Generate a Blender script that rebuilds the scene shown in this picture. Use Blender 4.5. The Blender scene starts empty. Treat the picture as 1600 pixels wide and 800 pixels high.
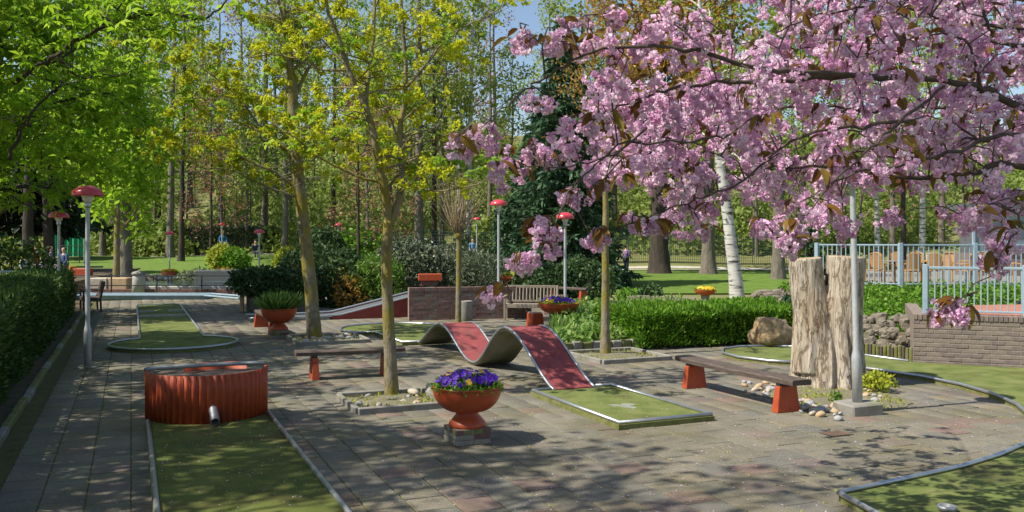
import bpy, bmesh, math, random
import numpy as np
from mathutils import Vector, Matrix, noise, Quaternion

scene = bpy.context.scene
COL = scene.collection
R = math.radians

# ------------------------------------------------------------------ camera, sky, sun, exposure
CH = 2.2            # camera height (m)
FPX = 1390.0        # focal length in photo pixels (photo 1600 wide)
HZ = 376.0          # horizon row
cam_data = bpy.data.cameras.new('camera')
cam = bpy.data.objects.new('camera', cam_data)
COL.objects.link(cam)
cam_data.sensor_width = 36.0
cam_data.lens = 36.0 * FPX / 1600.0
cam_data.shift_y = -(400.0 - HZ) / 1600.0
cam_data.clip_start = 0.05
cam_data.clip_end = 2000.0
cam.location = (0, 0, CH)
cam.rotation_euler = (R(90), 0, 0)
scene.camera = cam

SUN_EL = R(51)
SUN_AZ = math.atan2(-0.93, -0.36)
sun_dir = Vector((math.sin(SUN_AZ) * math.cos(SUN_EL), math.cos(SUN_AZ) * math.cos(SUN_EL), math.sin(SUN_EL)))
world = bpy.data.worlds.new('World')
scene.world = world
world.use_nodes = True
wn = world.node_tree.nodes
sky = wn.new('ShaderNodeTexSky')
sky.sky_type = 'NISHITA'
sky.sun_disc = False
sky.sun_elevation = SUN_EL
sky.sun_rotation = SUN_AZ
wn['Background'].inputs['Strength'].default_value = 0.11
world.node_tree.links.new(sky.outputs[0], wn['Background'].inputs['Color'])
sl = bpy.data.lights.new('sun', 'SUN')
sl.energy = 5.0
sl.angle = R(0.53)
sl.color = (1.0, 0.93, 0.82)
so = bpy.data.objects.new('sun', sl)
COL.objects.link(so)
so.location = sun_dir * 60
so.rotation_euler = (-sun_dir).to_track_quat('-Z', 'Y').to_euler()
scene.view_settings.view_transform = 'Standard'
scene.view_settings.look = 'None'
scene.view_settings.exposure = 0.48
scene.view_settings.gamma = 1.0
scene.cycles.max_bounces = 6
scene.cycles.diffuse_bounces = 3
scene.cycles.transparent_max_bounces = 6
scene.cycles.use_denoising = True

# ------------------------------------------------------------------ frames of reference
U = Vector((-0.3935, 0.9193, 0))     # direction the golf lanes run
V = Vector((0.9193, 0.3935, 0))      # across the lanes
ROT_UV = math.atan2(V.y, V.x)
def G(px, py, z=0.0):                # survey helper: where a sight line meets the level z
    y = (CH - z) * FPX / (py - HZ)
    return Vector(((px - 800.0) * y / FPX, y, z))
def P(px, py, y):                    # survey helper: point on a sight line at distance y
    return Vector(((px - 800.0) * y / FPX, y, CH - (py - HZ) * y / FPX))
def UV(u, v, z=0.0):
    return U * u + V * v + Vector((0, 0, z))
def smooth(a, b, x):
    t = min(1.0, max(0.0, (x - a) / (b - a)))
    return t * t * (3 - 2 * t)
def H(x, y):                         # terrain height
    w = smooth(-6, 2, x)
    left = 0.45 * smooth(41, 47, y) + 0.55 * smooth(46, 64, y) + 0.27 * max(0, y - 66)
    right = 0.25 * smooth(38, 52, y) + 0.25 * max(0, y - 60)
    h = left * (1 - w) + right * w
    h = min(h, 17 + 2.0 * noise.noise(Vector((x * .02, y * .02, 0))))
    if y > 60: h += .5 * noise.noise(Vector((x * .08, y * .08, 3)))
    return h - 0.05

# ------------------------------------------------------------------ object helpers
def tag(o, label=None, cat=None, group=None, kind=None):
    if label: o['label'] = label
    if cat: o['category'] = cat
    if group: o['group'] = group
    if kind: o['kind'] = kind
    return o
def thing(name, label, cat, loc=(0, 0, 0), rz=0.0, group=None):
    o = bpy.data.objects.new(name, None)
    o.empty_display_size = 0.1
    COL.objects.link(o)
    o.location = loc
    o.rotation_euler = (0, 0, rz)
    return tag(o, label, cat, group)
def link(name, me, parent=None, mats=None):
    o = bpy.data.objects.new(name, me)
    COL.objects.link(o)
    if mats is not None:
        for m in (mats if isinstance(mats, (list, tuple)) else [mats]):
            me.materials.append(m)
    if parent is not None: o.parent = parent
    return o
def copy_tree(o, parent=None, label=None, group=None):
    c = o.copy(); COL.objects.link(c)
    if parent is not None: c.parent = parent
    if label: c['label'] = label
    if group: c['group'] = group
    for ch in o.children: copy_tree(ch, c)
    return c
def move(o, loc, rz=0.0, s=1.0):
    o.location = loc; o.rotation_euler = (0, 0, rz)
    o.scale = s if isinstance(s, tuple) else (s, s, s)
    return o

class MB:
    """collects simple shapes and links them as one mesh object"""
    def __init__(self): self.v = []; self.f = []; self.mi = []
    def add(self, vs, fs, mi=0):
        b = len(self.v)
        self.v.extend([tuple(x) for x in vs])
        self.f.extend([tuple(i + b for i in f) for f in fs])
        self.mi.extend([mi] * len(fs)); return self
    def box(self, c, s, rz=0.0, mi=0, top=1.0, rx=0.0):
        hx, hy, hz = s[0] / 2, s[1] / 2, s[2] / 2
        m = Matrix.Translation(c) @ Matrix.Rotation(rz, 4, 'Z') @ Matrix.Rotation(rx, 4, 'X')
        vs = [m @ Vector((x * hx * (top if z > 0 else 1), y * hy * (top if z > 0 else 1), z * hz)) for z in (-1, 1) for x, y in ((-1, -1), (1, -1), (1, 1), (-1, 1))]
        return self.add(vs, [(3, 2, 1, 0), (4, 5, 6, 7), (0, 1, 5, 4), (1, 2, 6, 5), (2, 3, 7, 6), (3, 0, 4, 7)], mi)
    def cbox(self, c, s, ch=0.01, rz=0.0, mi=0):     # box with chamfered edges
        hx, hy, hz = s[0] / 2, s[1] / 2, s[2] / 2
        m = Matrix.Translation(c) @ Matrix.Rotation(rz, 4, 'Z')
        rings = [(hx - ch, hy - ch, -hz), (hx, hy, -hz + ch), (hx, hy, hz - ch), (hx - ch, hy - ch, hz)]
        vs = []; fs = []
        for (a, b, z) in rings:
            k = ch if a == hx else 0.0
            pts = [(-a + k, -b), (a - k, -b), (a, -b + k), (a, b - k), (a - k, b), (-a + k, b), (-a, b - k), (-a, -b + k)]
            vs += [m @ Vector((x, y, z)) for x, y in pts]
        for r in range(3):
            for i in range(8):
                j = (i + 1) % 8
                fs.append((r * 8 + i, r * 8 + j, r * 8 + 8 + j, r * 8 + 8 + i))
        fs.append(tuple(range(7, -1, -1))); fs.append(tuple(range(24, 32)))
        return self.add(vs, fs, mi)
    def tube(self, pts, rad, n=8, cap=True, mi=0, closed=False, twist=None):
        pts = [Vector(p) for p in pts]; k = len(pts)
        if not isinstance(rad, (list, tuple, np.ndarray)): rad = [rad] * k
        tan = []
        for i in range(k):
            a = pts[(i - 1) % k] if (i > 0 or closed) else pts[i]
            b = pts[(i + 1) % k] if (i < k - 1 or closed) else pts[i]
            t = b - a
            tan.append(t.normalized() if t.length > 1e-9 else Vector((0, 0, 1)))
        ref = Vector((0, 0, 1)) if abs(tan[0].z) < .9 else Vector((1, 0, 0))
        nx = (ref - tan[0] * ref.dot(tan[0])).normalized()
        vs = []
        cs = [(math.cos(2 * math.pi * j / n), math.sin(2 * math.pi * j / n)) for j in range(n)]
        for i in range(k):
            nx = nx - tan[i] * nx.dot(tan[i])
            nx = nx.normalized() if nx.length > 1e-6 else tan[i].orthogonal().normalized()
            ny = tan[i].cross(nx)
            for (c, s) in cs: vs.append(pts[i] + (nx * c + ny * s) * rad[i])
        fs = []
        m = k if closed else k - 1
        for i in range(m):
            a = i * n; b = ((i + 1) % k) * n
            for j in range(n):
                q = (j + 1) % n
                fs.append((a + j, a + q, b + q, b + j))
        if cap and not closed:
            fs.append(tuple(range(n - 1, -1, -1))); fs.append(tuple(range((k - 1) * n, k * n)))
        return self.add(vs, fs, mi)
    def lathe(self, prof, c=(0, 0, 0), n=24, mi=0, caps=True):
        c = Vector(c); vs = []; fs = []
        for (r, z) in prof:
            for j in range(n):
                a = 2 * math.pi * j / n
                vs.append(c + Vector((r * math.cos(a), r * math.sin(a), z)))
        for i in range(len(prof) - 1):
            for j in range(n):
                q = (j + 1) % n
                fs.append((i * n + j, i * n + q, i * n + n + q, i * n + n + j))
        if caps:
            fs.append(tuple(range(n - 1, -1, -1))); fs.append(tuple(range((len(prof) - 1) * n, len(prof) * n)))
        return self.add(vs, fs, mi)
    def prism(self, poly, z0, z1, mi=0, bottom=True):
        n = len(poly)
        vs = [(p[0], p[1], z0) for p in poly] + [(p[0], p[1], z1) for p in poly]
        fs = [tuple(range(n, 2 * n))] + ([tuple(range(n - 1, -1, -1))] if bottom else [])
        for i in range(n):
            j = (i + 1) % n
            fs.append((i, j, n + j, n + i))
        return self.add(vs, fs, mi)
    def build(self, name, mats, parent=None, smooth=False, bevel=0.0, tint=None):
        me = bpy.data.meshes.new(name)
        me.from_pydata(self.v, [], self.f)
        ms = mats if isinstance(mats, (list, tuple)) else [mats]
        for m in ms: me.materials.append(m)
        if any(self.mi): me.polygons.foreach_set('material_index', self.mi)
        if smooth: me.polygons.foreach_set('use_smooth', [True] * len(me.polygons))
        if bevel > 0:
            bm = bmesh.new(); bm.from_mesh(me)
            es = [e for e in bm.edges if len(e.link_faces) == 2 and e.calc_face_angle(0) > .6]
            bmesh.ops.bevel(bm, geom=es, offset=bevel, segments=2, profile=.5, affect='EDGES', clamp_overlap=True)
            bm.to_mesh(me); bm.free()
        if tint is not None:
            at = me.attributes.new('tint', 'FLOAT', 'POINT')
            at.data.foreach_set('value', np.full(len(me.vertices), tint, dtype=np.float32))
        me.update()
        o = bpy.data.objects.new(name, me)
        COL.objects.link(o)
        if parent is not None: o.parent = parent
        return o

def ccw(poly):
    a = sum(poly[i][0] * poly[(i + 1) % len(poly)][1] - poly[(i + 1) % len(poly)][0] * poly[i][1] for i in range(len(poly)))
    return list(poly) if a > 0 else list(reversed(poly))

def mesh_arrays(name, verts, faces, tint=None, mats=None, smooth=False):
    """fast mesh from numpy: verts (N,3), faces (M,k)"""
    me = bpy.data.meshes.new(name)
    n, (m, k) = len(verts), faces.shape
    me.vertices.add(n); me.vertices.foreach_set('co', np.ascontiguousarray(verts, dtype=np.float32).ravel())
    me.loops.add(m * k); me.loops.foreach_set('vertex_index', np.ascontiguousarray(faces, dtype=np.int32).ravel())
    me.polygons.add(m); me.polygons.foreach_set('loop_start', np.arange(0, m * k, k, dtype=np.int32))
    if smooth: me.polygons.foreach_set('use_smooth', np.ones(m, dtype=bool))
    if tint is not None:
        at = me.attributes.new('tint', 'FLOAT', 'POINT')
        at.data.foreach_set('value', np.ascontiguousarray(tint, dtype=np.float32))
    me.update(calc_edges=True)
    if mats is not None:
        for mm in (mats if isinstance(mats, (list, tuple)) else [mats]): me.materials.append(mm)
    return me

def unit(a): return a / np.maximum(np.linalg.norm(a, axis=1, keepdims=True), 1e-9)
def leaf_arrays(pts, size, rng, aspect=.55, up=.5, droop=.2, fold=.3, sizevar=.35, axis=None):
    pts = np.asarray(pts, dtype=np.float64); N = len(pts)
    L = size * (1 + sizevar * rng.uniform(-1, 1, N))[:, None]
    a = rng.normal(size=(N, 3))
    if axis is not None: a = a * .55 + axis
    a[:, 2] -= droop
    a = unit(a)
    n = rng.normal(size=(N, 3)); n[:, 2] += up * 2
    n = unit(n - a * np.sum(n * a, axis=1, keepdims=True))
    s = np.cross(a, n); w = L * aspect * .5
    v0 = pts; v2 = pts + a * L
    v1 = pts + a * L * .45 + s * w + n * w * fold
    v3 = pts + a * L * .45 - s * w + n * w * fold
    v = np.stack([v0, v1, v2, v3], axis=1).reshape(-1, 3)
    b = np.arange(N)[:, None] * 4
    f = np.concatenate([b + np.array([[0, 1, 2]]), b + np.array([[0, 2, 3]])], axis=1).reshape(-1, 3)
    t = np.repeat(rng.uniform(0, 1, N), 4)
    return v, f, t
def leaves(name, pts, size, mat, parent, rng, **kw):
    v, f, t = leaf_arrays(pts, size, rng, **kw)
    return link(name, mesh_arrays(name, v, f, t, mat), parent)
def palmate(name, pts, size, mat, parent, rng, k=5, droop=.5):
    """hand-shaped leaves: k leaflets from one stalk end"""
    pts = np.asarray(pts); N = len(pts)
    n = rng.normal(size=(N, 3)) * .45; n[:, 2] += 1; n = unit(n)
    a = rng.normal(size=(N, 3)); a = unit(a - n * np.sum(a * n, axis=1, keepdims=True))
    s = np.cross(n, a)
    L = size * rng.uniform(.6, 1.15, N)[:, None]
    vs = []; tt = rng.uniform(0, 1, N)
    for i in range(k):
        ang = (i - (k - 1) / 2) * 1.1
        d = a * math.cos(ang) + s * math.sin(ang) - n * droop * .55
        d = unit(d); q = np.cross(n, d); w = L * .19
        l = L * (1 - .1 * abs(i - (k - 1) / 2))
        vs.append(np.stack([pts, pts + d * l * .6 + q * w + n * .1 * l, pts + d * l - n * droop * l * .3, pts + d * l * .6 - q * w + n * .1 * l], axis=1))
    v = np.concatenate(vs, axis=0).reshape(-1, 3)
    b = np.arange(N * k)[:, None] * 4
    f = np.concatenate([b + np.array([[0, 1, 2]]), b + np.array([[0, 2, 3]])], axis=1).reshape(-1, 3)
    t = np.repeat(np.tile(tt, k), 4)
    return link(name, mesh_arrays(name, v, f, t, mat), parent)
def blob_pts(rng, n, c, r, shell=.0):
    d = unit(rng.normal(size=(n, 3)))
    rad = (shell + (1 - shell) * rng.uniform(0, 1, n) ** (1 / 3))[:, None]
    return np.asarray(c) + d * rad * np.asarray(r)

# ------------------------------------------------------------------ materials
def _nt(name):
    m = bpy.data.materials.new(name); m.use_nodes = True
    nt = m.node_tree
    return m, nt, nt.nodes, nt.links, nt.nodes['Principled BSDF']
def ramp(nodes, cols, pos=None):
    r = nodes.new('ShaderNodeValToRGB'); e = r.color_ramp.elements
    n = len(cols)
    pos = pos or [i / (n - 1) for i in range(n)]
    while len(e) < n: e.new(.5)
    for i in range(n):
        e[i].position = pos[i]; e[i].color = (*cols[i], 1)
    return r
def M(name, cols, scale=6.0, rough=.7, bump=.25, bscale=None, metal=0.0, spec=.35, stretch=(1, 1, 1), pos=None, dist=.02, detail=6, blotch=None, coords='Object'):
    m, nt, N, L, b = _nt(name)
    tc = N.new('ShaderNodeTexCoord'); mp = N.new('ShaderNodeMapping')
    mp.inputs['Scale'].default_value = stretch
    if coords == 'World':
        gp = N.new('ShaderNodeNewGeometry'); L.new(gp.outputs['Position'], mp.inputs[0])
    else: L.new(tc.outputs[coords], mp.inputs[0])
    nz = N.new('ShaderNodeTexNoise'); nz.inputs['Scale'].default_value = scale; nz.inputs['Detail'].default_value = detail
    nz.inputs['Roughness'].default_value = .65
    L.new(mp.outputs[0], nz.inputs['Vector'])
    if len(cols) == 1: cols = [tuple(c * .8 for c in cols[0]), tuple(min(1, c * 1.15) for c in cols[0])]
    pos = pos or [.3 + .4 * i / (len(cols) - 1) for i in range(len(cols))]
    r = ramp(N, cols, pos); L.new(nz.outputs['Fac'], r.inputs[0])
    out = r.outputs[0]
    if blotch:
        col, bs, lo, hi = blotch
        n2 = N.new('ShaderNodeTexNoise'); n2.inputs['Scale'].default_value = bs; n2.inputs['Detail'].default_value = 5
        L.new(mp.outputs[0], n2.inputs['Vector'])
        rr = ramp(N, [(0, 0, 0), (1, 1, 1)], [lo, hi]); L.new(n2.outputs['Fac'], rr.inputs[0])
        mx = N.new('ShaderNodeMix'); mx.data_type = 'RGBA'
        L.new(rr.outputs[0], mx.inputs[0]); L.new(out, mx.inputs[6]); mx.inputs[7].default_value = (*col, 1)
        out = mx.outputs[2]
    L.new(out, b.inputs['Base Color'])
    b.inputs['Roughness'].default_value = rough; b.inputs['Metallic'].default_value = metal
    b.inputs['Specular IOR Level'].default_value = spec
    if bump > 0:
        nb = N.new('ShaderNodeTexNoise'); nb.inputs['Scale'].default_value = bscale or scale * 4; nb.inputs['Detail'].default_value = 5
        L.new(mp.outputs[0], nb.inputs['Vector'])
        bp = N.new('ShaderNodeBump'); bp.inputs['Strength'].default_value = bump; bp.inputs['Distance'].default_value = dist
        L.new(nb.outputs['Fac'], bp.inputs['Height']); L.new(bp.outputs[0], b.inputs['Normal'])
    return m
def leafmat(name, cols, transl=.4, rough=.5, pos=None, spec=.25, objvar=0.12):
    m, nt, N, L, b = _nt(name)
    at = N.new('ShaderNodeAttribute'); at.attribute_name = 'tint'
    r = ramp(N, cols, pos); L.new(at.outputs['Fac'], r.inputs[0])
    oi = N.new('ShaderNodeObjectInfo')
    hs = N.new('ShaderNodeHueSaturation')
    mr = N.new('ShaderNodeMapRange'); mr.inputs['To Min'].default_value = 1 - objvar; mr.inputs['To Max'].default_value = 1 + objvar
    L.new(oi.outputs['Random'], mr.inputs['Value']); L.new(mr.outputs[0], hs.inputs['Value']); L.new(r.outputs[0], hs.inputs['Color'])
    L.new(hs.outputs[0], b.inputs['Base Color'])
    b.inputs['Roughness'].default_value = rough; b.inputs['Specular IOR Level'].default_value = spec
    tr = N.new('ShaderNodeBsdfTranslucent'); L.new(hs.outputs[0], tr.inputs['Color'])
    mx = N.new('ShaderNodeMixShader'); mx.inputs[0].default_value = transl
    L.new(b.outputs[0], mx.inputs[1]); L.new(tr.outputs[0], mx.inputs[2])
    L.new(mx.outputs[0], N['Material Output'].inputs['Surface'])
    return m
def pavermat(name):
    m, nt, N, L, b = _nt(name)
    at = N.new('ShaderNodeAttribute'); at.attribute_name = 'tint'
    r = ramp(N, [(.190, .177, .150), (.206, .192, .162), (.168, .166, .152), (.194, .184, .154), (.206, .156, .140), (.216, .193, .148), (.174, .172, .144), (.192, .164, .152)], [0, .18, .36, .55, .74, .81, .88, .96])
    r.color_ramp.interpolation = 'CONSTANT'
    L.new(at.outputs['Fac'], r.inputs[0])
    gp = N.new('ShaderNodeNewGeometry')
    n1 = N.new('ShaderNodeTexNoise'); n1.inputs['Scale'].default_value = 90; n1.inputs['Detail'].default_value = 4
    n2 = N.new('ShaderNodeTexNoise'); n2.inputs['Scale'].default_value = 1.3; n2.inputs['Detail'].default_value = 8; n2.inputs['Roughness'].default_value = .7
    n3 = N.new('ShaderNodeTexNoise'); n3.inputs['Scale'].default_value = .55; n3.inputs['Detail'].default_value = 9; n3.inputs['Roughness'].default_value = .75
    for n in (n1, n2, n3): L.new(gp.outputs['Position'], n.inputs['Vector'])
    r1 = ramp(N, [(.5, .5, .5), (1.5, 1.47, 1.4)], [.3, .7]); L.new(n1.outputs['Fac'], r1.inputs[0])
    mx = N.new('ShaderNodeMix'); mx.data_type = 'RGBA'; mx.blend_type = 'MULTIPLY'; mx.inputs[0].default_value = 1
    L.new(r.outputs[0], mx.inputs[6]); L.new(r1.outputs[0], mx.inputs[7])
    r2 = ramp(N, [(.7, .7, .68), (1.15, 1.12, 1.05)], [.35, .65]); L.new(n2.outputs['Fac'], r2.inputs[0])
    m2 = N.new('ShaderNodeMix'); m2.data_type = 'RGBA'; m2.blend_type = 'MULTIPLY'; m2.inputs[0].default_value = .8
    L.new(mx.outputs[2], m2.inputs[6]); L.new(r2.outputs[0], m2.inputs[7])
    r3 = ramp(N, [(0, 0, 0), (1, 1, 1)], [.47, .68]); L.new(n3.outputs['Fac'], r3.inputs[0])
    mu = N.new('ShaderNodeMath'); mu.operation = 'MULTIPLY'; mu.inputs[1].default_value = .72; L.new(r3.outputs[0], mu.inputs[0])
    m3 = N.new('ShaderNodeMix'); m3.data_type = 'RGBA'
    L.new(mu.outputs[0], m3.inputs[0]); L.new(m2.outputs[2], m3.inputs[6]); m3.inputs[7].default_value = (.120, .110, .045, 1)
    L.new(m3.outputs[2], b.inputs['Base Color'])
    b.inputs['Roughness'].default_value = .85; b.inputs['Specular IOR Level'].default_value = .2
    bp = N.new('ShaderNodeBump'); bp.inputs['Strength'].default_value = .35; bp.inputs['Distance'].default_value = .006
    L.new(n1.outputs['Fac'], bp.inputs['Height']); L.new(bp.outputs[0], b.inputs['Normal'])
    return m

MT = {}
MT['paver'] = pavermat('concrete_pavers')
MT['joint'] = M('mossy_joint', [(.055, .05, .025), (.12, .115, .035)], 5, .95, .3, coords='World')
MT['soil'] = M('dark_soil', [(.05, .038, .025), (.10, .08, .05), (.14, .12, .07)], 4, .95, .5, 30, coords='World', dist=.03)
MT['forest'] = M('forest_floor', [(.10, .11, .035), (.17, .18, .06), (.22, .20, .09)], .25, .95, .5, 8, coords='World', dist=.1)
MT['lawn'] = M('lawn_grass', [(.07, .13, .015), (.11, .19, .022), (.15, .21, .04)], 1.5, .9, .7, 60, coords='World', dist=.03)
MT['felt'] = M('worn_green_felt', [(.075, .105, .022), (.14, .175, .042), (.20, .20, .075)], 3.2, .95, .6, 190, coords='World', dist=.012, blotch=((.085, .08, .025), 1.5, .50, .74), detail=12)
MT['felt_dark'] = M('mossy_green_felt', [(.055, .075, .012), (.105, .13, .024), (.155, .155, .042)], 3.0, .95, .6, 190, coords='World', dist=.012, blotch=((.085, .062, .02), 1.2, .46, .72), detail=12)
MT['rubble'] = M('grey_brown_rubble', [(.10, .085, .065), (.22, .19, .155), (.17, .17, .09)], 5, .9, .6, 20, dist=.02)
MT['darkred'] = M('dark_red_boards', [(.20, .035, .03), (.28, .055, .045)], 5, .6, .15, 40)
MT['felt_red'] = M('worn_red_felt', [(.19, .04, .045), (.265, .058, .06), (.31, .085, .08)], 5, .92, .25, 140, dist=.005, blotch=((.2, .07, .06), 3, .5, .7))
MT['steel'] = M('galvanised_steel', [(.42, .44, .46), (.56, .58, .60)], 14, .42, .08, 60, metal=.85, spec=.5)
MT['steel_dull'] = M('weathered_steel', [(.24, .26, .27), (.38, .40, .41)], 9, .55, .12, 60, metal=.6)
MT['underside'] = M('stained_concrete_underside', [(.14, .14, .10), (.22, .21, .15), (.20, .20, .09)], 3, .85, .3, 30, blotch=((.12, .13, .03), 2, .45, .7))
MT['concrete'] = M('grey_concrete', [(.20, .19, .17), (.30, .285, .255)], 7, .9, .3, 60, dist=.01, blotch=((.13, .13, .06), 3, .5, .75))
MT['concrete_light'] = M('pale_concrete', [(.36, .34, .30), (.5, .48, .43)], 5, .9, .25, 50, dist=.01)
MT['moss_edge'] = M('mossy_concrete', [(.09, .10, .03), (.16, .17, .05), (.2, .19, .12)], 8, .95, .5, 40, dist=.015)
MT['redpaint'] = M('red_oxide_paint', [(.30, .045, .015), (.41, .073, .024), (.36, .06, .02)], 5, .5, .15, 40, spec=.4, blotch=((.22, .06, .04), 4, .6, .8), dist=.006)
MT['orange_bowl'] = M('orange_fibre_cement', [(.38, .06, .018), (.47, .088, .028)], 4, .42, .1, 50, spec=.45, blotch=((.3, .08, .045), 3, .55, .8), dist=.005)
MT['lampred'] = M('lamp_hat_red', [(.50, .042, .062), (.58, .06, .08)], 3, .25, .05, 30, spec=.6)
MT['lampwhite'] = M('opal_glass', [(.68, .66, .62), (.75, .73, .70)], 3, .3, 0)
MT['lamppole'] = M('grey_painted_pole', [(.36, .38, .39), (.46, .48, .48)], 12, .5, .08, 60, metal=.25, blotch=((.2, .21, .17), 4, .6, .8))
MT['darkwood'] = M('weathered_dark_plank', [(.045, .032, .026), (.10, .075, .062), (.15, .12, .10)], 7, .75, .5, 26, stretch=(1, 9, 9), dist=.01)
MT['teak'] = M('grey_teak', [(.20, .165, .125), (.31, .265, .21)], 8, .8, .3, 30, stretch=(1, 6, 6))
MT['brick'] = M('brown_brick', [(.155, .12, .10), (.24, .19, .16), (.195, .16, .138)], 9, .9, .35, 70, dist=.006)
MT['brick2'] = M('purple_grey_brick', [(.145, .112, .102), (.215, .172, .155)], 9, .9, .35, 70, dist=.006)
MT['brick3'] = M('sandy_brick', [(.24, .18, .125), (.33, .255, .19)], 9, .9, .35, 70, dist=.006)
MT['mortar'] = M('mortar', [(.19, .17, .14), (.27, .24, .20)], 12, .95, .3, 60)
MT['brick_dark'] = M('dark_red_brick', [(.10, .055, .05), (.18, .10, .085), (.15, .095, .09)], 9, .9, .35, 70, coords='World', dist=.006)
MT['terrace_tile'] = M('red_clay_paving', [(.34, .13, .085), (.45, .2, .13)], 3, .85, .2, 40, coords='World')
MT['bluemetal'] = M('blue_grey_metal_paint', [(.24, .33, .40), (.33, .43, .50)], 6, .45, .05, 40, spec=.4)
MT['darkmetal'] = M('black_iron', [(.03, .03, .032), (.06, .06, .062)], 10, .5, .1, 50, metal=.3)
MT['greenmetal'] = M('green_fence_wire', [(.025, .055, .045), (.05, .085, .07)], 10, .6, 0)
MT['bluelane'] = M('blue_grey_lane', [(.16, .23, .27), (.24, .32, .36)], 3, .7, .15, 40)
MT['slate'] = M('dark_grey_lane', [(.07, .08, .085), (.13, .14, .145)], 3, .6, .15, 40)
MT['water'] = M('pool_water', [(.10, .17, .19), (.16, .24, .26)], 2, .08, .1, 12, spec=.6)
MT['stone_pale'] = M('pale_stone', [(.36, .31, .23), (.52, .47, .39)], 7, .85, .4, 40, dist=.01)
MT['stone_grey'] = M('grey_stone', [(.26, .26, .26), (.42, .42, .42)], 7, .85, .4, 40, dist=.01)
MT['stone_tan'] = M('tan_stone', [(.38, .26, .14), (.52, .39, .25)], 7, .85, .4, 40, dist=.01)
MT['boulder'] = M('brown_boulder', [(.17, .11, .055), (.31, .22, .12), (.36, .29, .19)], 3, .9, .6, 14, dist=.05)
MT['gravel'] = M('mossy_gravel', [(.09, .08, .045), (.20, .18, .125), (.13, .14, .045)], 14, .95, .7, 50, coords='World', dist=.02)
MT['stump'] = M('bare_weathered_wood', [(.10, .07, .05), (.30, .235, .175), (.40, .335, .265), (.48, .42, .345)], 4.5, .85, 1.0, 12, stretch=(1.8, 1.8, .16), dist=.05, pos=[.36, .45, .55, .72], blotch=((.17, .15, .06), 1.6, .58, .8))
MT['stump_end'] = M('stump_end_grain', [(.30, .21, .12), (.46, .36, .24)], 12, .85, .4, 40)
MT['bark_young'] = M('mossy_young_bark', [(.07, .058, .036), (.20, .175, .12), (.28, .25, .175)], 12, .9, .9, 34, stretch=(1, 1, .5), dist=.015, blotch=((.21, .17, .025), 4.0, .42, .62))
MT['bark_grey'] = M('grey_bark', [(.085, .07, .055), (.16, .14, .11), (.21, .185, .15)], 5, .95, .8, 14, stretch=(1, 1, .3), dist=.05)
MT['bark_dark'] = M('dark_bark', [(.035, .028, .022), (.075, .06, .045)], 5, .95, .8, 14, stretch=(1, 1, .3), dist=.05)
MT['bark_cherry'] = M('cherry_bark', [(.055, .038, .03), (.11, .08, .062)], 9, .75, .4, 30, dist=.01)
MT['twig'] = M('pale_twig', [(.22, .16, .09), (.32, .25, .15)], 9, .85, .2, 30)
def woodmat():
    m, nt, N, L, b = _nt('split_weathered_wood')
    tc = N.new('ShaderNodeTexCoord')
    def nz(sc, stretch, det=8, rough=.65):
        mp = N.new('ShaderNodeMapping'); mp.inputs['Scale'].default_value = stretch; L.new(tc.outputs['Object'], mp.inputs[0])
        n = N.new('ShaderNodeTexNoise'); n.inputs['Scale'].default_value = sc; n.inputs['Detail'].default_value = det; n.inputs['Roughness'].default_value = rough
        n.inputs['Distortion'].default_value = .4; L.new(mp.outputs[0], n.inputs['Vector']); return n
    fine = nz(26, (1, 1, .11)); mid = nz(7, (1, 1, .2)); big = nz(1.9, (1, 1, .55), 6); knots = nz(3.2, (1, 1, .8), 4)
    r = ramp(N, [(.27, .235, .19), (.43, .385, .32), (.54, .495, .42)], [.32, .5, .68]); L.new(fine.outputs['Fac'], r.inputs[0])
    def mul(a, bcol, fac=1):
        x = N.new('ShaderNodeMix'); x.data_type = 'RGBA'; x.blend_type = 'MULTIPLY'; x.inputs[0].default_value = fac
        L.new(a, x.inputs[6]); L.new(bcol, x.inputs[7]); return x.outputs[2]
    r2 = ramp(N, [(.72, .62, .50), (1, .97, .92), (1.08, 1.08, 1.08)], [.34, .5, .7]); L.new(big.outputs['Fac'], r2.inputs[0])
    out = mul(r.outputs[0], r2.outputs[0])
    sb = N.new('ShaderNodeMath'); sb.operation = 'SUBTRACT'; sb.inputs[1].default_value = .5; L.new(mid.outputs['Fac'], sb.inputs[0])
    ab = N.new('ShaderNodeMath'); ab.operation = 'ABSOLUTE'; L.new(sb.outputs[0], ab.inputs[0])
    r3 = ramp(N, [(.45, .37, .30), (1, 1, 1)], [.004, .03]); L.new(ab.outputs[0], r3.inputs[0])
    out = mul(out, r3.outputs[0], .85)
    L.new(out, b.inputs['Base Color']); b.inputs['Roughness'].default_value = .9; b.inputs['Specular IOR Level'].default_value = .15
    ad = N.new('ShaderNodeMath'); ad.operation = 'MULTIPLY'; L.new(fine.outputs['Fac'], ad.inputs[0]); L.new(r3.outputs[0], ad.inputs[1])
    bp = N.new('ShaderNodeBump'); bp.inputs['Strength'].default_value = .9; bp.inputs['Distance'].default_value = .03
    L.new(ad.outputs[0], bp.inputs['Height']); L.new(bp.outputs[0], b.inputs['Normal'])
    return m
MT['stump'] = woodmat()
def birchmat():
    m, nt, N, L, b = _nt('birch_bark')
    tc = N.new('ShaderNodeTexCoord'); mp = N.new('ShaderNodeMapping'); mp.inputs['Scale'].default_value = (1.2, 1.2, 7)
    L.new(tc.outputs['Object'], mp.inputs[0])
    n = N.new('ShaderNodeTexNoise'); n.inputs['Scale'].default_value = 1.6; n.inputs['Detail'].default_value = 6; L.new(mp.outputs[0], n.inputs['Vector'])
    r = ramp(N, [(.55, .54, .5), (.42, .41, .38), (.06, .055, .05)], [.4, .56, .64]); L.new(n.outputs['Fac'], r.inputs[0])
    L.new(r.outputs[0], b.inputs['Base Color']); b.inputs['Roughness'].default_value = .8
    return m
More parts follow.
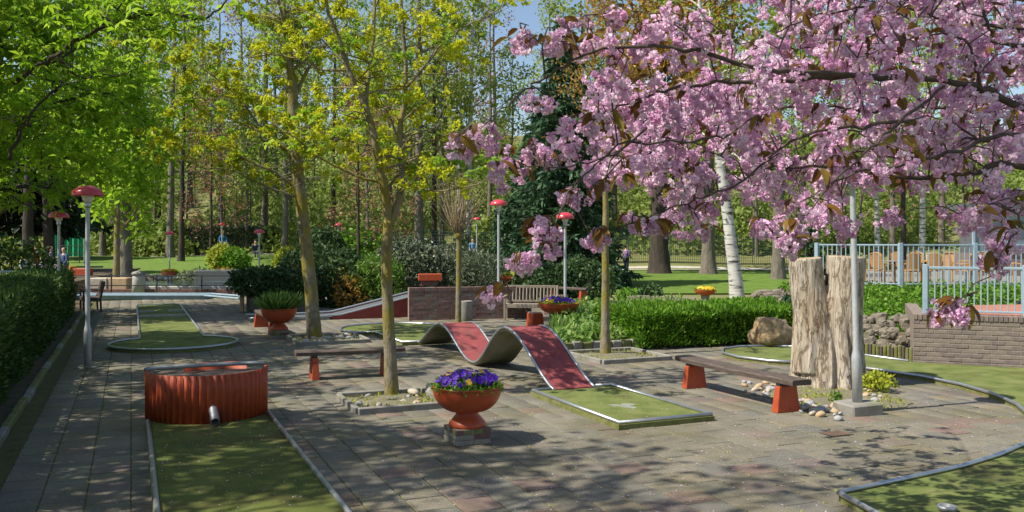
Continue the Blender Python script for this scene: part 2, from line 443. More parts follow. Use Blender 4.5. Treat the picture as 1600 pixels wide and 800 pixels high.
MT['bark_birch'] = birchmat()
# foliage
LF = {}
LF['chestnut'] = leafmat('chestnut_leaf', [(.16, .32, .012), (.27, .45, .022), (.39, .55, .04)], .55)
LF['maple'] = leafmat('maple_flower_green', [(.38, .45, .015), (.54, .57, .02), (.64, .63, .04)], .5)
LF['maple_leaf'] = leafmat('maple_fresh_leaf', [(.15, .31, .015), (.25, .42, .03), (.38, .52, .05)], .5)
LF['wood'] = leafmat('wood_spring_leaf', [(.20, .29, .03), (.31, .41, .05), (.43, .48, .10)], .5)
LF['under'] = leafmat('understorey_leaf', [(.17, .25, .04), (.26, .35, .07), (.34, .40, .12)], .45)
LF['redbud'] = leafmat('reddish_buds', [(.20, .08, .06), (.30, .13, .08), (.34, .20, .10)], .35)
LF['orange'] = leafmat('coppery_leaf', [(.32, .16, .03), (.45, .25, .05), (.48, .36, .08)], .45)
LF['conifer'] = leafmat('spruce_needles', [(.028, .068, .032), (.05, .11, .048), (.09, .165, .075)], .2)
LF['yew'] = leafmat('dark_yew', [(.010, .024, .010), (.02, .042, .016), (.04, .07, .02)], .1)
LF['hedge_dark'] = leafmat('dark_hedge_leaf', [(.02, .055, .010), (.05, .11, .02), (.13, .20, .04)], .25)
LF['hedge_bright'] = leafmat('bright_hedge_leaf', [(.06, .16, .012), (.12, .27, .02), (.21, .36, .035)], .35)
LF['shrub'] = leafmat('shrub_leaf', [(.025, .06, .02), (.05, .10, .03), (.09, .15, .05)], .25)
LF['shrub_grey'] = leafmat('grey_green_shrub', [(.07, .10, .055), (.12, .155, .085), (.20, .22, .14)], .25)
LF['grass'] = leafmat('grassy_leaf', [(.06, .15, .012), (.12, .25, .025), (.22, .34, .06)], .35)
LF['lime'] = leafmat('lime_leaf', [(.22, .28, .02), (.33, .38, .03), (.45, .45, .06)], .35)
LF['violet'] = leafmat('violet_petal', [(.055, .015, .26), (.09, .025, .40), (.17, .05, .50)], .3)
LF['yellow'] = leafmat('yellow_petal', [(.75, .46, .02), (.85, .58, .04)], .25)
LF['white'] = leafmat('white_petal', [(.7, .68, .62), (.85, .83, .8)], .3)
LF['pink'] = leafmat('cherry_petal', [(.74, .43, .64), (.84, .58, .76), (.90, .72, .84), (.95, .87, .92)], .42, .55, [0, .3, .65, 1], objvar=.2)
LF['bronze'] = leafmat('bronze_cherry_leaf', [(.13, .055, .015), (.21, .12, .02), (.22, .20, .03)], .4, .35)
LF['orange_flower'] = leafmat('orange_petal', [(.75, .22, .02), (.85, .42, .03)], .25)

def settle(root, loc, rz=0.0):
    """children were modelled in world space: move their meshes so the root can stand at its base"""
    m = (Matrix.Translation(Vector(loc)) @ Matrix.Rotation(rz, 4, 'Z')).inverted()
    done = set()
    def rec(o):
        for c in list(o.children):
            plain = all(abs(a) < 1e-7 for a in c.location) and all(abs(a) < 1e-7 for a in c.rotation_euler)
            if c.type == 'MESH' and c.data.users == 1 and plain and c.scale[0] == 1:
                c.data.transform(m); rec(c)
            else: c.matrix_basis = m @ c.matrix_basis
    rec(root)
    root.location = loc; root.rotation_euler = (0, 0, rz)
    return root

# ================================================================== THE SETTING
# ---- terrain: one sheet to the horizon, hill behind the park
def terrain():
    xs = np.concatenate([np.linspace(-500, -90, 12), np.linspace(-80, 80, 65), np.linspace(90, 500, 12)])
    ys = np.concatenate([np.linspace(-300, -20, 8), np.linspace(-10, 40, 18), np.linspace(42, 150, 60), np.linspace(160, 800, 14)])
    vs = []; 
    for y in ys:
        for x in xs: vs.append((x, y, H(x, y)))
    nx = len(xs); fs = []
    for j in range(len(ys) - 1):
        for i in range(nx - 1):
            a = j * nx + i; fs.append((a, a + 1, a + nx + 1, a + nx))
    me = bpy.data.meshes.new('ground'); me.from_pydata(vs, [], fs)
    me.materials.append(MT['forest'])
    me.polygons.foreach_set('use_smooth', [True] * len(fs))
    tag(link('ground', me), kind='structure')
terrain()
def sheet(name, x0, x1, y0, y1, mat, dz, n=14, test=None, edge=None):
    vs = []; fs = []; m = max(4, n)
    for j in range(m + 1):
        for i in range(m + 1):
            tx = i / m; ty = j / m
            y = y0 + (y1 - y0) * ty
            a, b = (x0(y), x1(y)) if callable(x0) else (x0, x1)
            x = a + (b - a) * tx
            vs.append((x, y, H(x, y) + dz))
    for j in range(m):
        for i in range(m):
            a = j * (m + 1) + i; fs.append((a, a + 1, a + m + 2, a + m + 1))
    me = bpy.data.meshes.new(name); me.from_pydata(vs, [], fs); me.materials.append(mat)
    me.polygons.foreach_set('use_smooth', [True] * len(fs))
    return tag(link(name, me), kind='structure')
sheet('lawn', -30, -2, 44.6, 63.5, MT['lawn'], .06, 24)
sheet('lawn', 2.2, 19, 37, 58, MT['lawn'], .06, 24)
sheet('path', 5.5, 24, 58.3, 60.3, MT['concrete_light'], .09, 12)
sheet('path', -26, -2.2, 63.8, 65.2, MT['concrete_light'], .09, 12)

# ---- paved plaza: single pavers near, joined pavers beyond
PV, PU = 0.355, 0.355
plaza_uv = [(-1.28, 2.0), (9.9, 2.0), (12.5, 8.0), (12.5, 20), (14, 36), (-1.28, 36)]     # (v, u)
def pt_in(poly, x, y):
    c = False; n = len(poly)
    for i in range(n):
        x1, y1 = poly[i]; x2, y2 = poly[(i + 1) % n]
        if (y1 > y) != (y2 > y) and x < (x2 - x1) * (y - y1) / (y2 - y1) + x1: c = not c
    return c
pb = MB(); pb.prism(ccw([UV(u, v)[:2] for v, u in plaza_uv]), -.045, -.008)
plaza = tag(pb.build('plaza', MT['joint']), kind='structure')
rng = np.random.default_rng(5)
tiles = []
for ci in range(int(-1.28 / PV) - 1, int(14 / PV) + 1):
    off = (ci % 2) * PU / 2 + .03
    for ri in range(int(2 / PU), int(36 / PU)):
        v = (ci + .5) * PV; u = ri * PU + off
        if not pt_in(plaza_uv, v, u) or v < -1.15: continue
        p = UV(u, v)
        if p.y < 5.6: continue
        x = 800 + FPX * p.x / p.y; y = HZ + FPX * CH / p.y
        if x < -160 or x > 1760: continue
        if .35 < v < 1.35 and u < 11.0: continue            # hidden under the near lane
        tiles.append((y, p, rng.uniform()))
tiles.sort(key=lambda t: -t[0])
def in_frame(t):
    x = 800 + FPX * t[1].x / t[1].y
    return t[0] < 806 and -10 < x < 1610
near = [t for t in tiles if in_frame(t)][:300]
ns = set(id(t) for t in near)
rest = [t for t in tiles if id(t) not in ns]
TINTS = [(i + .5) / 16 for i in range(16)]
tile_me = []
for i in range(16):
    b = MB(); b.cbox((0, 0, -.02), (PV - .011, PU - .007, .04), .005)
    o = b.build('paver', MT['paver'], None, tint=TINTS[i]); tile_me.append(o.data); bpy.data.objects.remove(o)
for (y, p, t) in near:
    o = link('paver', tile_me[int(t * 16)], plaza)
    o.location = (p.x, p.y, rng.uniform(-.004, .004))
    o.rotation_euler = (rng.normal() * .008, rng.normal() * .008, ROT_UV + rng.normal() * .004)
n = len(rest)
pc = np.array([t[1][:] for t in rest]); pc[:, 2] = rng.uniform(-.003, .003, n)
vv, uu = np.array(V), np.array(U)
hx, hy = (PV - .011) / 2, (PU - .007) / 2
corn = []
for k, z in ((0, -.03), (0, -.004), (.006, 0.0)):
    for sx, sy in ((-1, -1), (1, -1), (1, 1), (-1, 1)):
        corn.append(pc + vv * (sx * (hx - k)) + uu * (sy * (hy - k)) + np.array([0, 0, z]) + np.array([0, 0, 1.]) * (rng.normal(size=(n, 1)) * .0012))
vs = np.stack(corn, axis=1).reshape(-1, 3)
f = [(8, 9, 10, 11)] + [(r * 4 + i, r * 4 + (i + 1) % 4, r * 4 + 4 + (i + 1) % 4, r * 4 + 4 + i) for r in (0, 1) for i in range(4)]
fs = (np.arange(n)[:, None, None] * 12 + np.array(f)[None]).reshape(-1, 4)
tg = np.repeat(np.floor(np.array([t[2] for t in rest]) * 16) / 16 + 1 / 32, 12)
tag(link('paver', mesh_arrays('paver', vs, fs, tg, MT['paver']), plaza), kind='stuff')

# ---- kerb along the hedge, soil strip
kerb = tag(MB().build('kerb', MT['concrete']), kind='structure')
kerb_me = []
for i in range(3):
    b = MB(); b.cbox((0, 0, .0), (.09, .97, .14 + .01 * i), .012)
    o = b.build('kerb_stone', MT['moss_edge'] if i else MT['concrete']); kerb_me.append(o.data); bpy.data.objects.remove(o)
for k in range(30):
    o = link('kerb_stone', kerb_me[k % 3], kerb)
    o.location = UV(5.2 + k, -1.33 + rng.normal() * .006, .005); o.rotation_euler = (0, 0, ROT_UV + rng.normal() * .006)
b = MB(); b.prism(ccw([UV(u, v)[:2] for v, u in ((-1.40, 2), (-1.40, 36), (-6, 36), (-6, 2))]), -.045, .02)
tag(b.build('hedge_soil', MT['soil']), kind='structure')
# fallen cherry petals and leaf crumbs on the paving
pp = []
while len(pp) < 2200:
    x, y = rng.uniform(-4, 7), 6.3 + 16 * rng.uniform() ** 1.6
    if rng.uniform() < .25 + .75 * (x > -1): pp.append((x, y, .004))
vp, fp, tp = leaf_arrays(np.array(pp), .02, rng, aspect=.9, up=6, fold=.1, droop=0)
vp[:, 2] = np.abs(vp[:, 2] - .004) * .25 + .003
tag(link('fallen_petals', mesh_arrays('fallen_petals', vp, fp, tp, LF['pink'])), kind='stuff')
pp = []
for i in range(260):
    pp.append(UV(rng.uniform(7.2, 10.6), rng.uniform(.25, 1.48), .0)[:])
for i in range(60): pp.append(UV(rng.uniform(9.1, 11.4), rng.uniform(5.3, 6.45), -.02)[:])
vp, fp, tp = leaf_arrays(np.array(pp), .014, rng, aspect=.9, up=6, fold=.1, droop=0)
vp[:, 2] = np.abs(vp[:, 2]) * .0 + np.repeat(np.where(np.array(pp)[:, 2] < -.01, .069, .089), 4) + rng.uniform(0, .004, len(vp))
tag(link('fallen_petals', mesh_arrays('fallen_petals', vp, fp, tp, LF['pink'])), kind='stuff')
pp = []
for i in range(2200):
    u, v = rng.uniform(5, 22), round(rng.uniform(-1, 10) / PV) * PV + rng.normal() * .012
    pp.append(UV(u, v, .002)[:])
vp, fp, tp = leaf_arrays(np.array(pp), .022, rng, aspect=.6, up=1.5, droop=-.4)
tag(link('joint_weeds', mesh_arrays('joint_weeds', vp, fp, tp, LF['lime'])), kind='stuff')

# ================================================================== MINI-GOLF LANES
def rail_path(b, pts, z, r=.024, closed=False):
    b.tube([Vector((p[0], p[1], z)) for p in pts], r, 8, True, 0, closed)
def arc(cu, cv, r, a0, a1, n, ru=None):
    return [UV(cu + (ru or r) * math.sin(a0 + (a1 - a0) * i / n), cv + r * math.cos(a0 + (a1 - a0) * i / n)) for i in range(n + 1)]
def lane(name, label, poly, rails, h=.07, felt='felt', edge='moss_edge', rail_r=.024, loc=None, cat='golf lane'):
    root = thing(name, label, cat)
    pl = ccw([p[:2] for p in poly])
    c = Vector((sum(p[0] for p in pl) / len(pl), sum(p[1] for p in pl) / len(pl), 0))
    b = MB(); b.prism(pl, -.02, h); b.build('base', MT[edge], root)
    # the felt lies 4 mm proud of the base and slightly inside it
    def inset(d):
        q = []; k = len(pl)
        for i in range(k):
            p0, p1, p2 = Vector(pl[i - 1]), Vector(pl[i]), Vector(pl[(i + 1) % k])
            e1 = (p1 - p0).normalized(); e2 = (p2 - p1).normalized()
            nn = Vector((-e1.y - e2.y, e1.x + e2.x)); nn = nn.normalized() if nn.length > 1e-6 else Vector((-e1.y, e1.x))
            q.append(p1 + nn * d)
        return q
    b = MB(); b.prism(inset(.03), h - .01, h + .006); b.build('felt', MT[felt], root)
    for pts, closed in rails:
        b = MB(); rail_path(b, pts, h + .022, rail_r, closed); b.build('rail', MT['steel'], root, smooth=True)
    return root, c

# lane 1: near left, ends under the red drum
r1, c1 = lane('golf_lane', 'mossy green golf lane in the near left corner in front of the red corrugated drum',
              [UV(3, .16), UV(11.45, .16), UV(11.45, 1.56), UV(3, 1.56)],
              [([UV(3, .18), UV(7, .185), UV(11.2, .18)], False), ([UV(3, 1.54), UV(7, 1.545), UV(11.2, 1.54)], False)], .08, 'felt_dark')
settle(r1, UV(7, .86), ROT_UV)
# lane 2: key-hole shaped, behind the drum
cu, cv, rr = 19.85, .83, 1.26
bul = arc(cu, cv, rr, R(148), R(392), 30)
# polygon: left neck -> strip up -> across -> strip down -> bulb
neckL, neckR = UV(20.95, .17), UV(20.95, 1.49)
bulb = [UV(cu + rr * math.cos(a), cv + rr * math.sin(a)) for a in [R(32) + (R(328) - R(32)) * i / 34 for i in range(35)]]
poly2 = [UV(31.8, 1.49), neckR] + bulb + [neckL, UV(31.8, .17)]
r2, c2 = lane('golf_lane', 'keyhole shaped green golf lane with a round end and low cross bars beyond the drum', poly2, [(poly2, True)], .06)
for u0, v0, v1 in ((28.6, .17, .66), (28.6, .98, 1.49), (26.8, .17, 1.49), (27.0, .17, .60), (27.0, 1.0, 1.49)):
    if u0 == 27.0: continue
    b = MB(); a, d = UV(u0, v0), UV(u0, v1)
    b.cbox((a + d) / 2 + Vector((0, 0, .095)), ((d - a).length - .06, .06, .07), .008, ROT_UV); b.build('cross_bar', MT['concrete_light'], r2)
settle(r2, UV(cu, cv), ROT_UV)
# lane 3: the wave
rw = thing('wave_lane', 'red wave shaped golf lane with two humps and steel edges amid the plaza', 'golf lane')
def wz(u):       # profile along the lane
    ks = [(11.45, .07), (13.2, .80), (14.75, .05), (16.5, .575), (17.95, .06)]
    if u <= ks[0][0]: return ks[0][1]
    for (a, za), (b_, zb) in zip(ks, ks[1:]):
        if u <= b_:
            t = (u - a) / (b_ - a)
            e = .5 - .5 * math.cos(math.pi * t)
            if a == 11.45: e = .5 * e + .5 * math.sin(t * math.pi / 2) if t > 0 else 0
            if b_ == 17.95: e = .5 * e + .5 * (1 - math.cos(t * math.pi / 2))
            return za + (zb - za) * e
    return ks[-1][1]
v0, v1 = 5.54, 6.20
N_ = 64; us = [11.42 + (17.95 - 11.42) * i / N_ for i in range(N_ + 1)]
def wsheet(va, vb, dz0, dz1):
    b = MB(); vs = []
    for u in us:
        z = wz(u)
        vs += [UV(u, va, z + dz1), UV(u, vb, z + dz1), UV(u, vb, z + dz0), UV(u, va, z + dz0)]
    fs = []
    for i in range(N_):
        a = i * 4; c = a + 4
        fs += [(a, a + 1, c + 1, c), (a + 1, a + 2, c + 2, c + 1), (a + 2, a + 3, c + 3, c + 2), (a + 3, a, c, c + 3)]
    fs += [(3, 2, 1, 0), tuple(N_ * 4 + k for k in range(4))]
    b.add(vs, fs); return b
wsheet(v0 + .01, v1 - .01, -.045, -.002).build('deck', MT['underside'], rw)
wsheet(v0 + .03, v1 - .03, -.001, .012).build('felt', MT['felt_red'], rw)
for vv_ in (v0, v1):
    b = MB(); b.tube([UV(u, vv_, wz(u) + .004) for u in us], .021, 8); b.build('edge_rail', MT['steel'], rw, smooth=True)
for uu_ in (14.75,):
    b = MB(); b.box(UV(uu_, (v0 + v1) / 2, -.005), (.5, .25, .05), ROT_UV); b.build('support', MT['darkwood'], rw)
settle(rw, UV(14.75, 5.87), ROT_UV)
r3, c3 = lane('golf_lane', 'rectangular green end bed with steel rail at the foot of the red wave',
              [UV(9.0, 5.2), UV(11.5, 5.2), UV(11.5, 6.54), UV(9.0, 6.54)],
              [([UV(11.47, 5.52), UV(11.47, 5.23), UV(9.03, 5.23), UV(9.03, 6.51), UV(11.47, 6.51), UV(11.47, 6.24)], False)], .06)
b = MB(); pts = []
for i in range(20):
    a = 2 * math.pi * i / 20; q = .13 + .05 * math.sin(a * 3) + .03 * math.cos(a * 5)
    pts.append(UV(10.0 + q * math.sin(a) * 1.2, 5.87 + q * math.cos(a)))
b.prism(ccw([p[:2] for p in pts]), .0661, .0685)
b.build('wear_patch', M('bare_worn_patch', [(.19, .21, .15), (.27, .29, .25)], 8, .95, .2, 80), r3)
settle(r3, UV(10.2, 5.87), ROT_UV)
cu, cv, rr = 21.0, 5.87, 1.28
tee = [UV(cu + rr * math.cos(a), cv + rr * math.sin(a)) for a in [R(210) - R(240) * i / 34 - 0 for i in range(35)]]
tee = [UV(cu + rr * math.sin(a), cv + rr * math.cos(a)) for a in [R(-32) + R(244) * i / 34 for i in range(35)]]
poly4 = [UV(18.0, 6.53), UV(20.2, 6.53)] + tee + [UV(20.2, 5.21), UV(18.0, 5.21)]
r4, c4 = lane('golf_lane', 'round green tee bed with dark rail at the far foot of the wave', poly4, [(poly4, True)], .06)
settle(r4, UV(cu, cv), ROT_UV)
# lane 4: right, bulb behind the stump, strip curving round the bay towards the camera
inner = [(3.05, 5.6), (2.76, 7.51), (3.5, 7.95), (4.25, 8.4), (4.85, 8.85), (5.4, 9.35), (5.9, 10.0), (6.3, 10.8), (6.58, 11.6), (6.70, 12.4), (6.66, 13.2), (6.45, 13.95), (6.0, 14.75), (5.55, 15.25)]
bulbr = [(5.1, 15.55), (4.55, 15.8), (4.15, 16.3), (4.0, 16.9), (4.15, 17.5), (4.55, 17.9), (5.1, 18.05), (5.7, 17.9), (6.15, 17.3), (6.6, 16.5), (7.02, 15.75)]
outer = [(8.4, 15.12), (10.5, 14.2), (11, 9), (9, 5.6)]
r5, c5 = lane('golf_lane', 'long green golf lane curving round the right side of the plaza below the brick wall',
              inner + bulbr + outer, [([Vector((*p, 0)) for p in inner], False), ([Vector((*p, 0)) for p in bulbr], False)], .05)
settle(r5, (6.9, 13.4, 0))
# small golf cup half seen at the bottom right
b = MB(); b.lathe([(.06, 0), (.075, .03), (.07, .045), (.05, .045), (.045, .02)], n=20)
hole = tag(b.build('golf_cup', MT['steel_dull'], smooth=True), 'small round metal golf cup at the bottom edge of the right green lane', 'golf cup')
hole.location = G(1480, 800, .05) + Vector((0, 0, .007))

# ---- red corrugated drum over lane 1
dr = thing('golf_obstacle', 'red corrugated half drum with a steel pipe spout on the near left lane', 'golf obstacle')
hd = .64
cuD, cvD, RD = 11.50, .86, .70
def drum_pt(a, r): return UV(cuD - r * math.cos(a) * .98, cvD + r * math.sin(a))
nA = 220; a0, a1 = R(-96), R(96)
vs = []; fs = []
for i in range(nA + 1):
    a = a0 + (a1 - a0) * i / nA
    ph = (a - a0) / (a1 - a0) * 29 * 2 * math.pi
    r = RD + .013 * math.cos(ph)
    for z in (.075, .45, hd): vs.append(drum_pt(a, r) + Vector((0, 0, z)))
    for z in (hd, .45, .075): vs.append(drum_pt(a, r - .012) + Vector((0, 0, z)))
for i in range(nA):
    for k in range(6):
        q = (k + 1) % 6
        fs.append((i * 6 + k, i * 6 + 6 + k, i * 6 + 6 + q, i * 6 + q))
b = MB(); b.add(vs, fs); b.build('corrugated_wall', MT['redpaint'], dr, smooth=True)
b = MB(); dk = [drum_pt(a0 + (a1 - a0) * i / 40, RD - .03) for i in range(41)] + [UV(cuD + .45, cvD + .5), UV(cuD + .45, cvD - .5)]
b.prism(ccw([p[:2] for p in dk]), hd - .10, hd - .07); b.build('deck', MT['darkwood'], dr)
b = MB(); b.tube([UV(cuD + .05 + .13 * math.sin(math.pi * i / 24), cvD - RD * math.cos(math.pi * i / 24), hd + .012) for i in range(25)], .026, 10); b.build('rim_rail', MT['steel_dull'], dr, smooth=True)
vs = []; fs = []
for i in range(41):
    t = -.8 + 1.6 * i / 40; p = UV(cuD + .22 + .14 * math.cos(t * 1.8), cvD + .12 + .5 * t / .8 * .75)
    for z in (.0, hd + .02): vs.append(p + Vector((0, 0, z)))
    for z in (hd + .02, .0): vs.append(p + U * .03 + Vector((0, 0, z)))
for i in range(40):
    for k in range(4):
        fs.append((i * 4 + k, i * 4 + (k + 1) % 4, i * 4 + 4 + (k + 1) % 4, i * 4 + 4 + k))
b = MB(); b.add(vs, fs); b.build('back_panel', MT['redpaint'], dr, smooth=True)
pa = drum_pt(R(1), RD - .06) + Vector((0, 0, .27)); pb_ = drum_pt(R(1), RD + .20) + Vector((0, 0, .14))
b = MB(); pd = (pb_ - pa).normalized()
b.tube([pa, pb_], .052, 20, False); b.tube([pb_, pa], .043, 20, False)
# ring at the mouth
b2 = []
x_ = pd.orthogonal().normalized(); y_ = pd.cross(x_)
ring = [pb_ + (x_ * math.cos(t) + y_ * math.sin(t)) * r for r in (.052, .043) for t in [2 * math.pi * i / 20 for i in range(20)]]
b.add(ring, [(i, (i + 1) % 20, 20 + (i + 1) % 20, 20 + i) for i in range(20)])
pipe = b.build('spout_pipe', MT['steel'], dr, smooth=True)
b = MB(); b.tube([pb_ - pd * .06, pb_ - pd * .058], .0425, 16); b.build('pipe_inside', MT['darkmetal'], pipe)
settle(dr, UV(cuD, cvD), ROT_UV)

# ---- tree beds: four kerb stones and gravel
def tree_bed(u, v, s, label, group='square tree beds in the plaza'):
    root = thing('tree_bed', label, 'tree bed', group=group)
    h = s / 2
    for (du, dv, lu, lv) in ((-h, 0, .07, s), (h, 0, .07, s), (0, -h, s - .08, .07), (0, h, s - .08, .07)):
        b = MB(); b.cbox(UV(u + du, v + dv, .025), (lv, lu, .12), .012, ROT_UV + rng.normal() * .006); b.build('kerb_stone', MT['concrete'], root)
    # heaped gravel
    k = 14; vs = []; fs = []
    for j in range(k + 1):
        for i in range(k + 1):
            a, c = -1 + 2 * i / k, -1 + 2 * j / k
            z = .01 + .06 * (1 - max(abs(a), abs(c)) ** 2) + .02 * noise.noise(Vector((a * 4 + u, c * 4, v)))
            vs.append(UV(u + c * (h - .03), v + a * (h - .03), z))
    for j in range(k):
        for i in range(k):
            a = j * (k + 1) + i; fs.append((a, a + 1, a + k + 2, a + k + 1))
    b = MB(); b.add(vs, fs); b.build('gravel', MT['gravel'], root, smooth=True)
    pts = [UV(u + rng.uniform(-h, h) * .9, v + rng.uniform(-h, h) * .9, .03)[:] for _ in range(420)]
    tag(leaves('weeds', pts, .06, LF['lime'], root, rng, aspect=.3, droop=-.8), kind='stuff')
    return settle(root, UV(u, v), ROT_UV)
B1 = (11.72, 3.25); tree_bed(*B1, 1.22, 'square gravel tree bed with kerb round the nearer slim trunk behind the violet bowl')
T2 = G(491, 531); T4 = G(946, 557); T3 = G(716, 506); T1 = G(612, 621)
def uv_of(p): return (U.x * p.x + U.y * p.y, V.x * p.x + V.y * p.y)
B2 = uv_of(T2); tree_bed(B2[0] - .25, B2[1] + .25, 1.5, 'square pebble tree bed at the foot of the thick mossy trunk behind the plank bench')
B4 = uv_of(T4); tree_bed(B4[0] - .2, B4[1] + .15, 1.45, 'square weedy tree bed round the slim trunk in front of the bright hedge')

# ---- stones
stone_me = []
for i in range(9):
    bm = bmesh.new(); bmesh.ops.create_icosphere(bm, subdivisions=2, radius=1)
    sx, sy, sz = rng.uniform(.8, 1.3), rng.uniform(.7, 1), rng.uniform(.5, .75)
    for v_ in bm.verts:
        k = 1 + .28 * noise.noise(v_.co * 1.1 + Vector((i * 7, 0, 0))) + .1 * noise.noise(v_.co * 3 + Vector((i * 3, 9, 0)))
        v_.co = Vector((v_.co.x * sx, v_.co.y * sy, v_.co.z * sz)) * k
    me = bpy.data.meshes.new('stone'); bm.to_mesh(me); bm.free()
    me.polygons.foreach_set('use_smooth', [True] * len(me.polygons))
    me.materials.append([MT['stone_pale'], MT['stone_grey'], MT['stone_tan']][i % 3]); stone_me.append(me)
STONES = []
KIND = ['pale cream', 'grey', 'tan']
def stone(p, r, i, where, group):
    o = link('stone', stone_me[i % 9]); o.location = p; o.scale = (r, r, r); o.rotation_euler = (rng.normal() * .3, rng.normal() * .3, rng.uniform(0, 6.3))
    STONES.append((o, KIND[i % 3], where)); return tag(o, f'{KIND[i % 3]} rounded stone {where}', 'stone', group)
for k in range(58):
    t = rng.uniform(); px = 1235 + 120 * rng.uniform(); py = 628 + (px - 1235) * .17 + rng.uniform(-3, 16)
    if px > 1318 and py > 645: continue
    p = G(px, py); stone((p.x, p.y, .025), .035 + .05 * rng.uniform() ** 1.5, k, 'among the pebbles before the stump', 'pebbles in front of the stump')
for k in range(22):
    p = G(rng.uniform(1160, 1235), rng.uniform(598, 622)); stone((p.x, p.y, .02), .03 + .06 * rng.uniform() ** 2, k, 'in the loose row left of the stump', 'pebbles beside the bench')
for k in range(12):
    p = G(rng.uniform(1352, 1385), rng.uniform(606, 636)); stone((p.x, p.y, .02), .035 + .06 * rng.uniform() ** 2, k, 'by the plant right of the stump', 'stones right of the stump')
for k in range(24):
    p = UV(B1[0] + rng.uniform(-.52, .4), B1[1] + rng.uniform(-.5, .5), .05)
    if (p - T1).length < .2: continue
    stone(p, .025 + .035 * rng.uniform() ** 2, k, 'on the gravel of the nearer tree bed', 'stones in the nearer tree bed')
for px, py, wh in ((646, 622, 'lying large beside the nearer slim trunk'), (672, 618, 'lying large at the right corner of the nearer tree bed')):
    p = G(px, py); stone((p.x, p.y, .09), .085, 0, wh, 'large stones in the nearer tree bed')
for k in range(40):
    p = UV(B2[0] - .25 + rng.uniform(-.65, .6), B2[1] + .25 + rng.uniform(-.65, .65), .05)
    stone(p, .04 + .05 * rng.uniform() ** 2, k, 'in the pebble bed of the thick mossy trunk', 'stones in the bed of the thick trunk')
def ordinal(n): return {1: 'first', 2: 'second', 3: 'third'}.get(n) or f'{n}' + ('th' if 10 <= n % 100 <= 20 else {1: 'st', 2: 'nd', 3: 'rd'}.get(n % 10, 'th'))
for wh in sorted(set(w_ for _, _, w_ in STONES)):
    row = sorted([(o.location.x / o.location.y, o, k_) for o, k_, w_ in STONES if w_ == wh], key=lambda q: q[0])
    if len(row) > 1:
        for i, (_, o, k_) in enumerate(row): o['label'] = f'{k_} stone, {ordinal(i + 1)} from the left {wh}'
b = MB(); c0_ = G(1308, 622); pts = []
for i in range(56):
    a = 2 * math.pi * i / 56; q = 1 + .16 * noise.noise(Vector((math.cos(a) * 2.2, math.sin(a) * 2.2, 4))) + .09 * noise.noise(Vector((math.cos(a) * 7, math.sin(a) * 7, 1)))
    pts.append(c0_ + Vector((math.cos(a) * .92 * q, math.sin(a) * .98 * q, 0)))
wp = []
for i in range(1400):
    a, q = rng.uniform(0, 6.283), rng.uniform() ** .5 * .98
    wp.append((c0_.x + math.cos(a) * .92 * q, c0_.y + math.sin(a) * .98 * q, .01))
tag(leaves('stump_weeds', [p_ for p_ in wp if noise.noise(Vector((p_[0] * 3, p_[1] * 3, 6))) > .02], .05, LF['lime'], None, rng, aspect=.35, droop=-.7), kind='stuff')
b.prism(ccw([p[:2] for p in pts]), -.02, .012); tag(b.build('stump_soil', MT['gravel']), kind='structure')
# boulder by the hedge
bm = bmesh.new(); bmesh.ops.create_icosphere(bm, subdivisions=4, radius=1)
for v_ in bm.verts:
    k = 1 + .35 * noise.noise(v_.co * 1.2 + Vector((4, 1, 0))) + .14 * noise.noise(v_.co * 3.1) + .05 * noise.noise(v_.co * 9)
    v_.co = Vector((v_.co.x * .44, v_.co.y * .38, v_.co.z * .36)) * k
me = bpy.data.meshes.new('boulder'); bm.to_mesh(me); bm.free(); me.polygons.foreach_set('use_smooth', [True] * len(me.polygons))
o = tag(link('boulder', me, None, MT['boulder']), 'rough brown boulder between the bright hedge and the stump', 'boulder')
o.location = G(1212, 546) + Vector((0, .30, .24)); o.scale = (1.0, .95, .98)

# ---- drain grates
MT['rust'] = M('rusty_iron', [(.10, .06, .04), (.19, .12, .08)], 12)
def grate(p, n, s, label):
    root = thing('drain_grate', label, 'drain grate')
    b = MB(); b.box((0, 0, .0), (s, s * .8, .012)); b.build('frame', MT['darkmetal'], root)
    for i in range(n):
        b = MB(); b.cbox(((i - (n - 1) / 2) * s / n, 0, .007), (s / n * .45, s * .7, .008), .002); b.build('bar', MT['rust'], root)
    return move(root, p, ROT_UV)
grate(G(1306, 678), 6, .30, 'rusty square drain grate in the paving in front of the lamp post base')
grate(G(143, 587), 6, .30, 'dark drain grate at the foot of the left lamp post')

# ================================================================== OBJECTS
# ---- lamps with red hats
def make_lamp(h=3.05, hat=.255, base=True):
    root = thing('street_lamp', None, 'lamp post')
    b = MB(); b.lathe([(.062, 0), (.062, .62), (.058, .66), (.040, .74), (.036, h - .30), (.036, h - .24)], n=20); b.build('pole', MT['lamppole'], root, smooth=True)
    b = MB(); b.lathe([(.04, h - .28), (.058, h - .26), (.058, h - .20), (.05, h - .19)], n=18); b.build('collar', MT['steel'], root, smooth=True)
    b = MB(); b.lathe([(.05, h - .19), (.085, h - .14), (.10, h - .07), (.11, h - .02)], n=20, caps=True); b.build('diffuser', MT['lampwhite'], root, smooth=True)
    b = MB(); pr = []
    for i in range(9):
        t = i / 8 * math.pi / 2
        pr.append((hat * math.cos(t), hat * .62 * math.sin(t) + h - .05))
    pr = [(hat * .97, h - .075), (hat * 1.01, h - .07)] + pr
    pr[-1] = (.002, pr[-1][1])
    b.lathe(pr, n=28, caps=False); b.lathe([(hat * .97, h - .075), (.02, h - .03)], n=28, caps=False); b.build('lamp_hat', MT['lampred'], root, smooth=True)
    if base:
        b = MB(); b.cbox((0, 0, .012), (.34, .34, .03), .006); b.build('base_plate', MT['concrete'], root)
    return root
L0 = make_lamp()
move(L0, G(137, 574), .1)['label'] = 'tall grey lamp post with a glossy red hat on the paving by the left hedge'
GL = 'lamp posts with red hats'
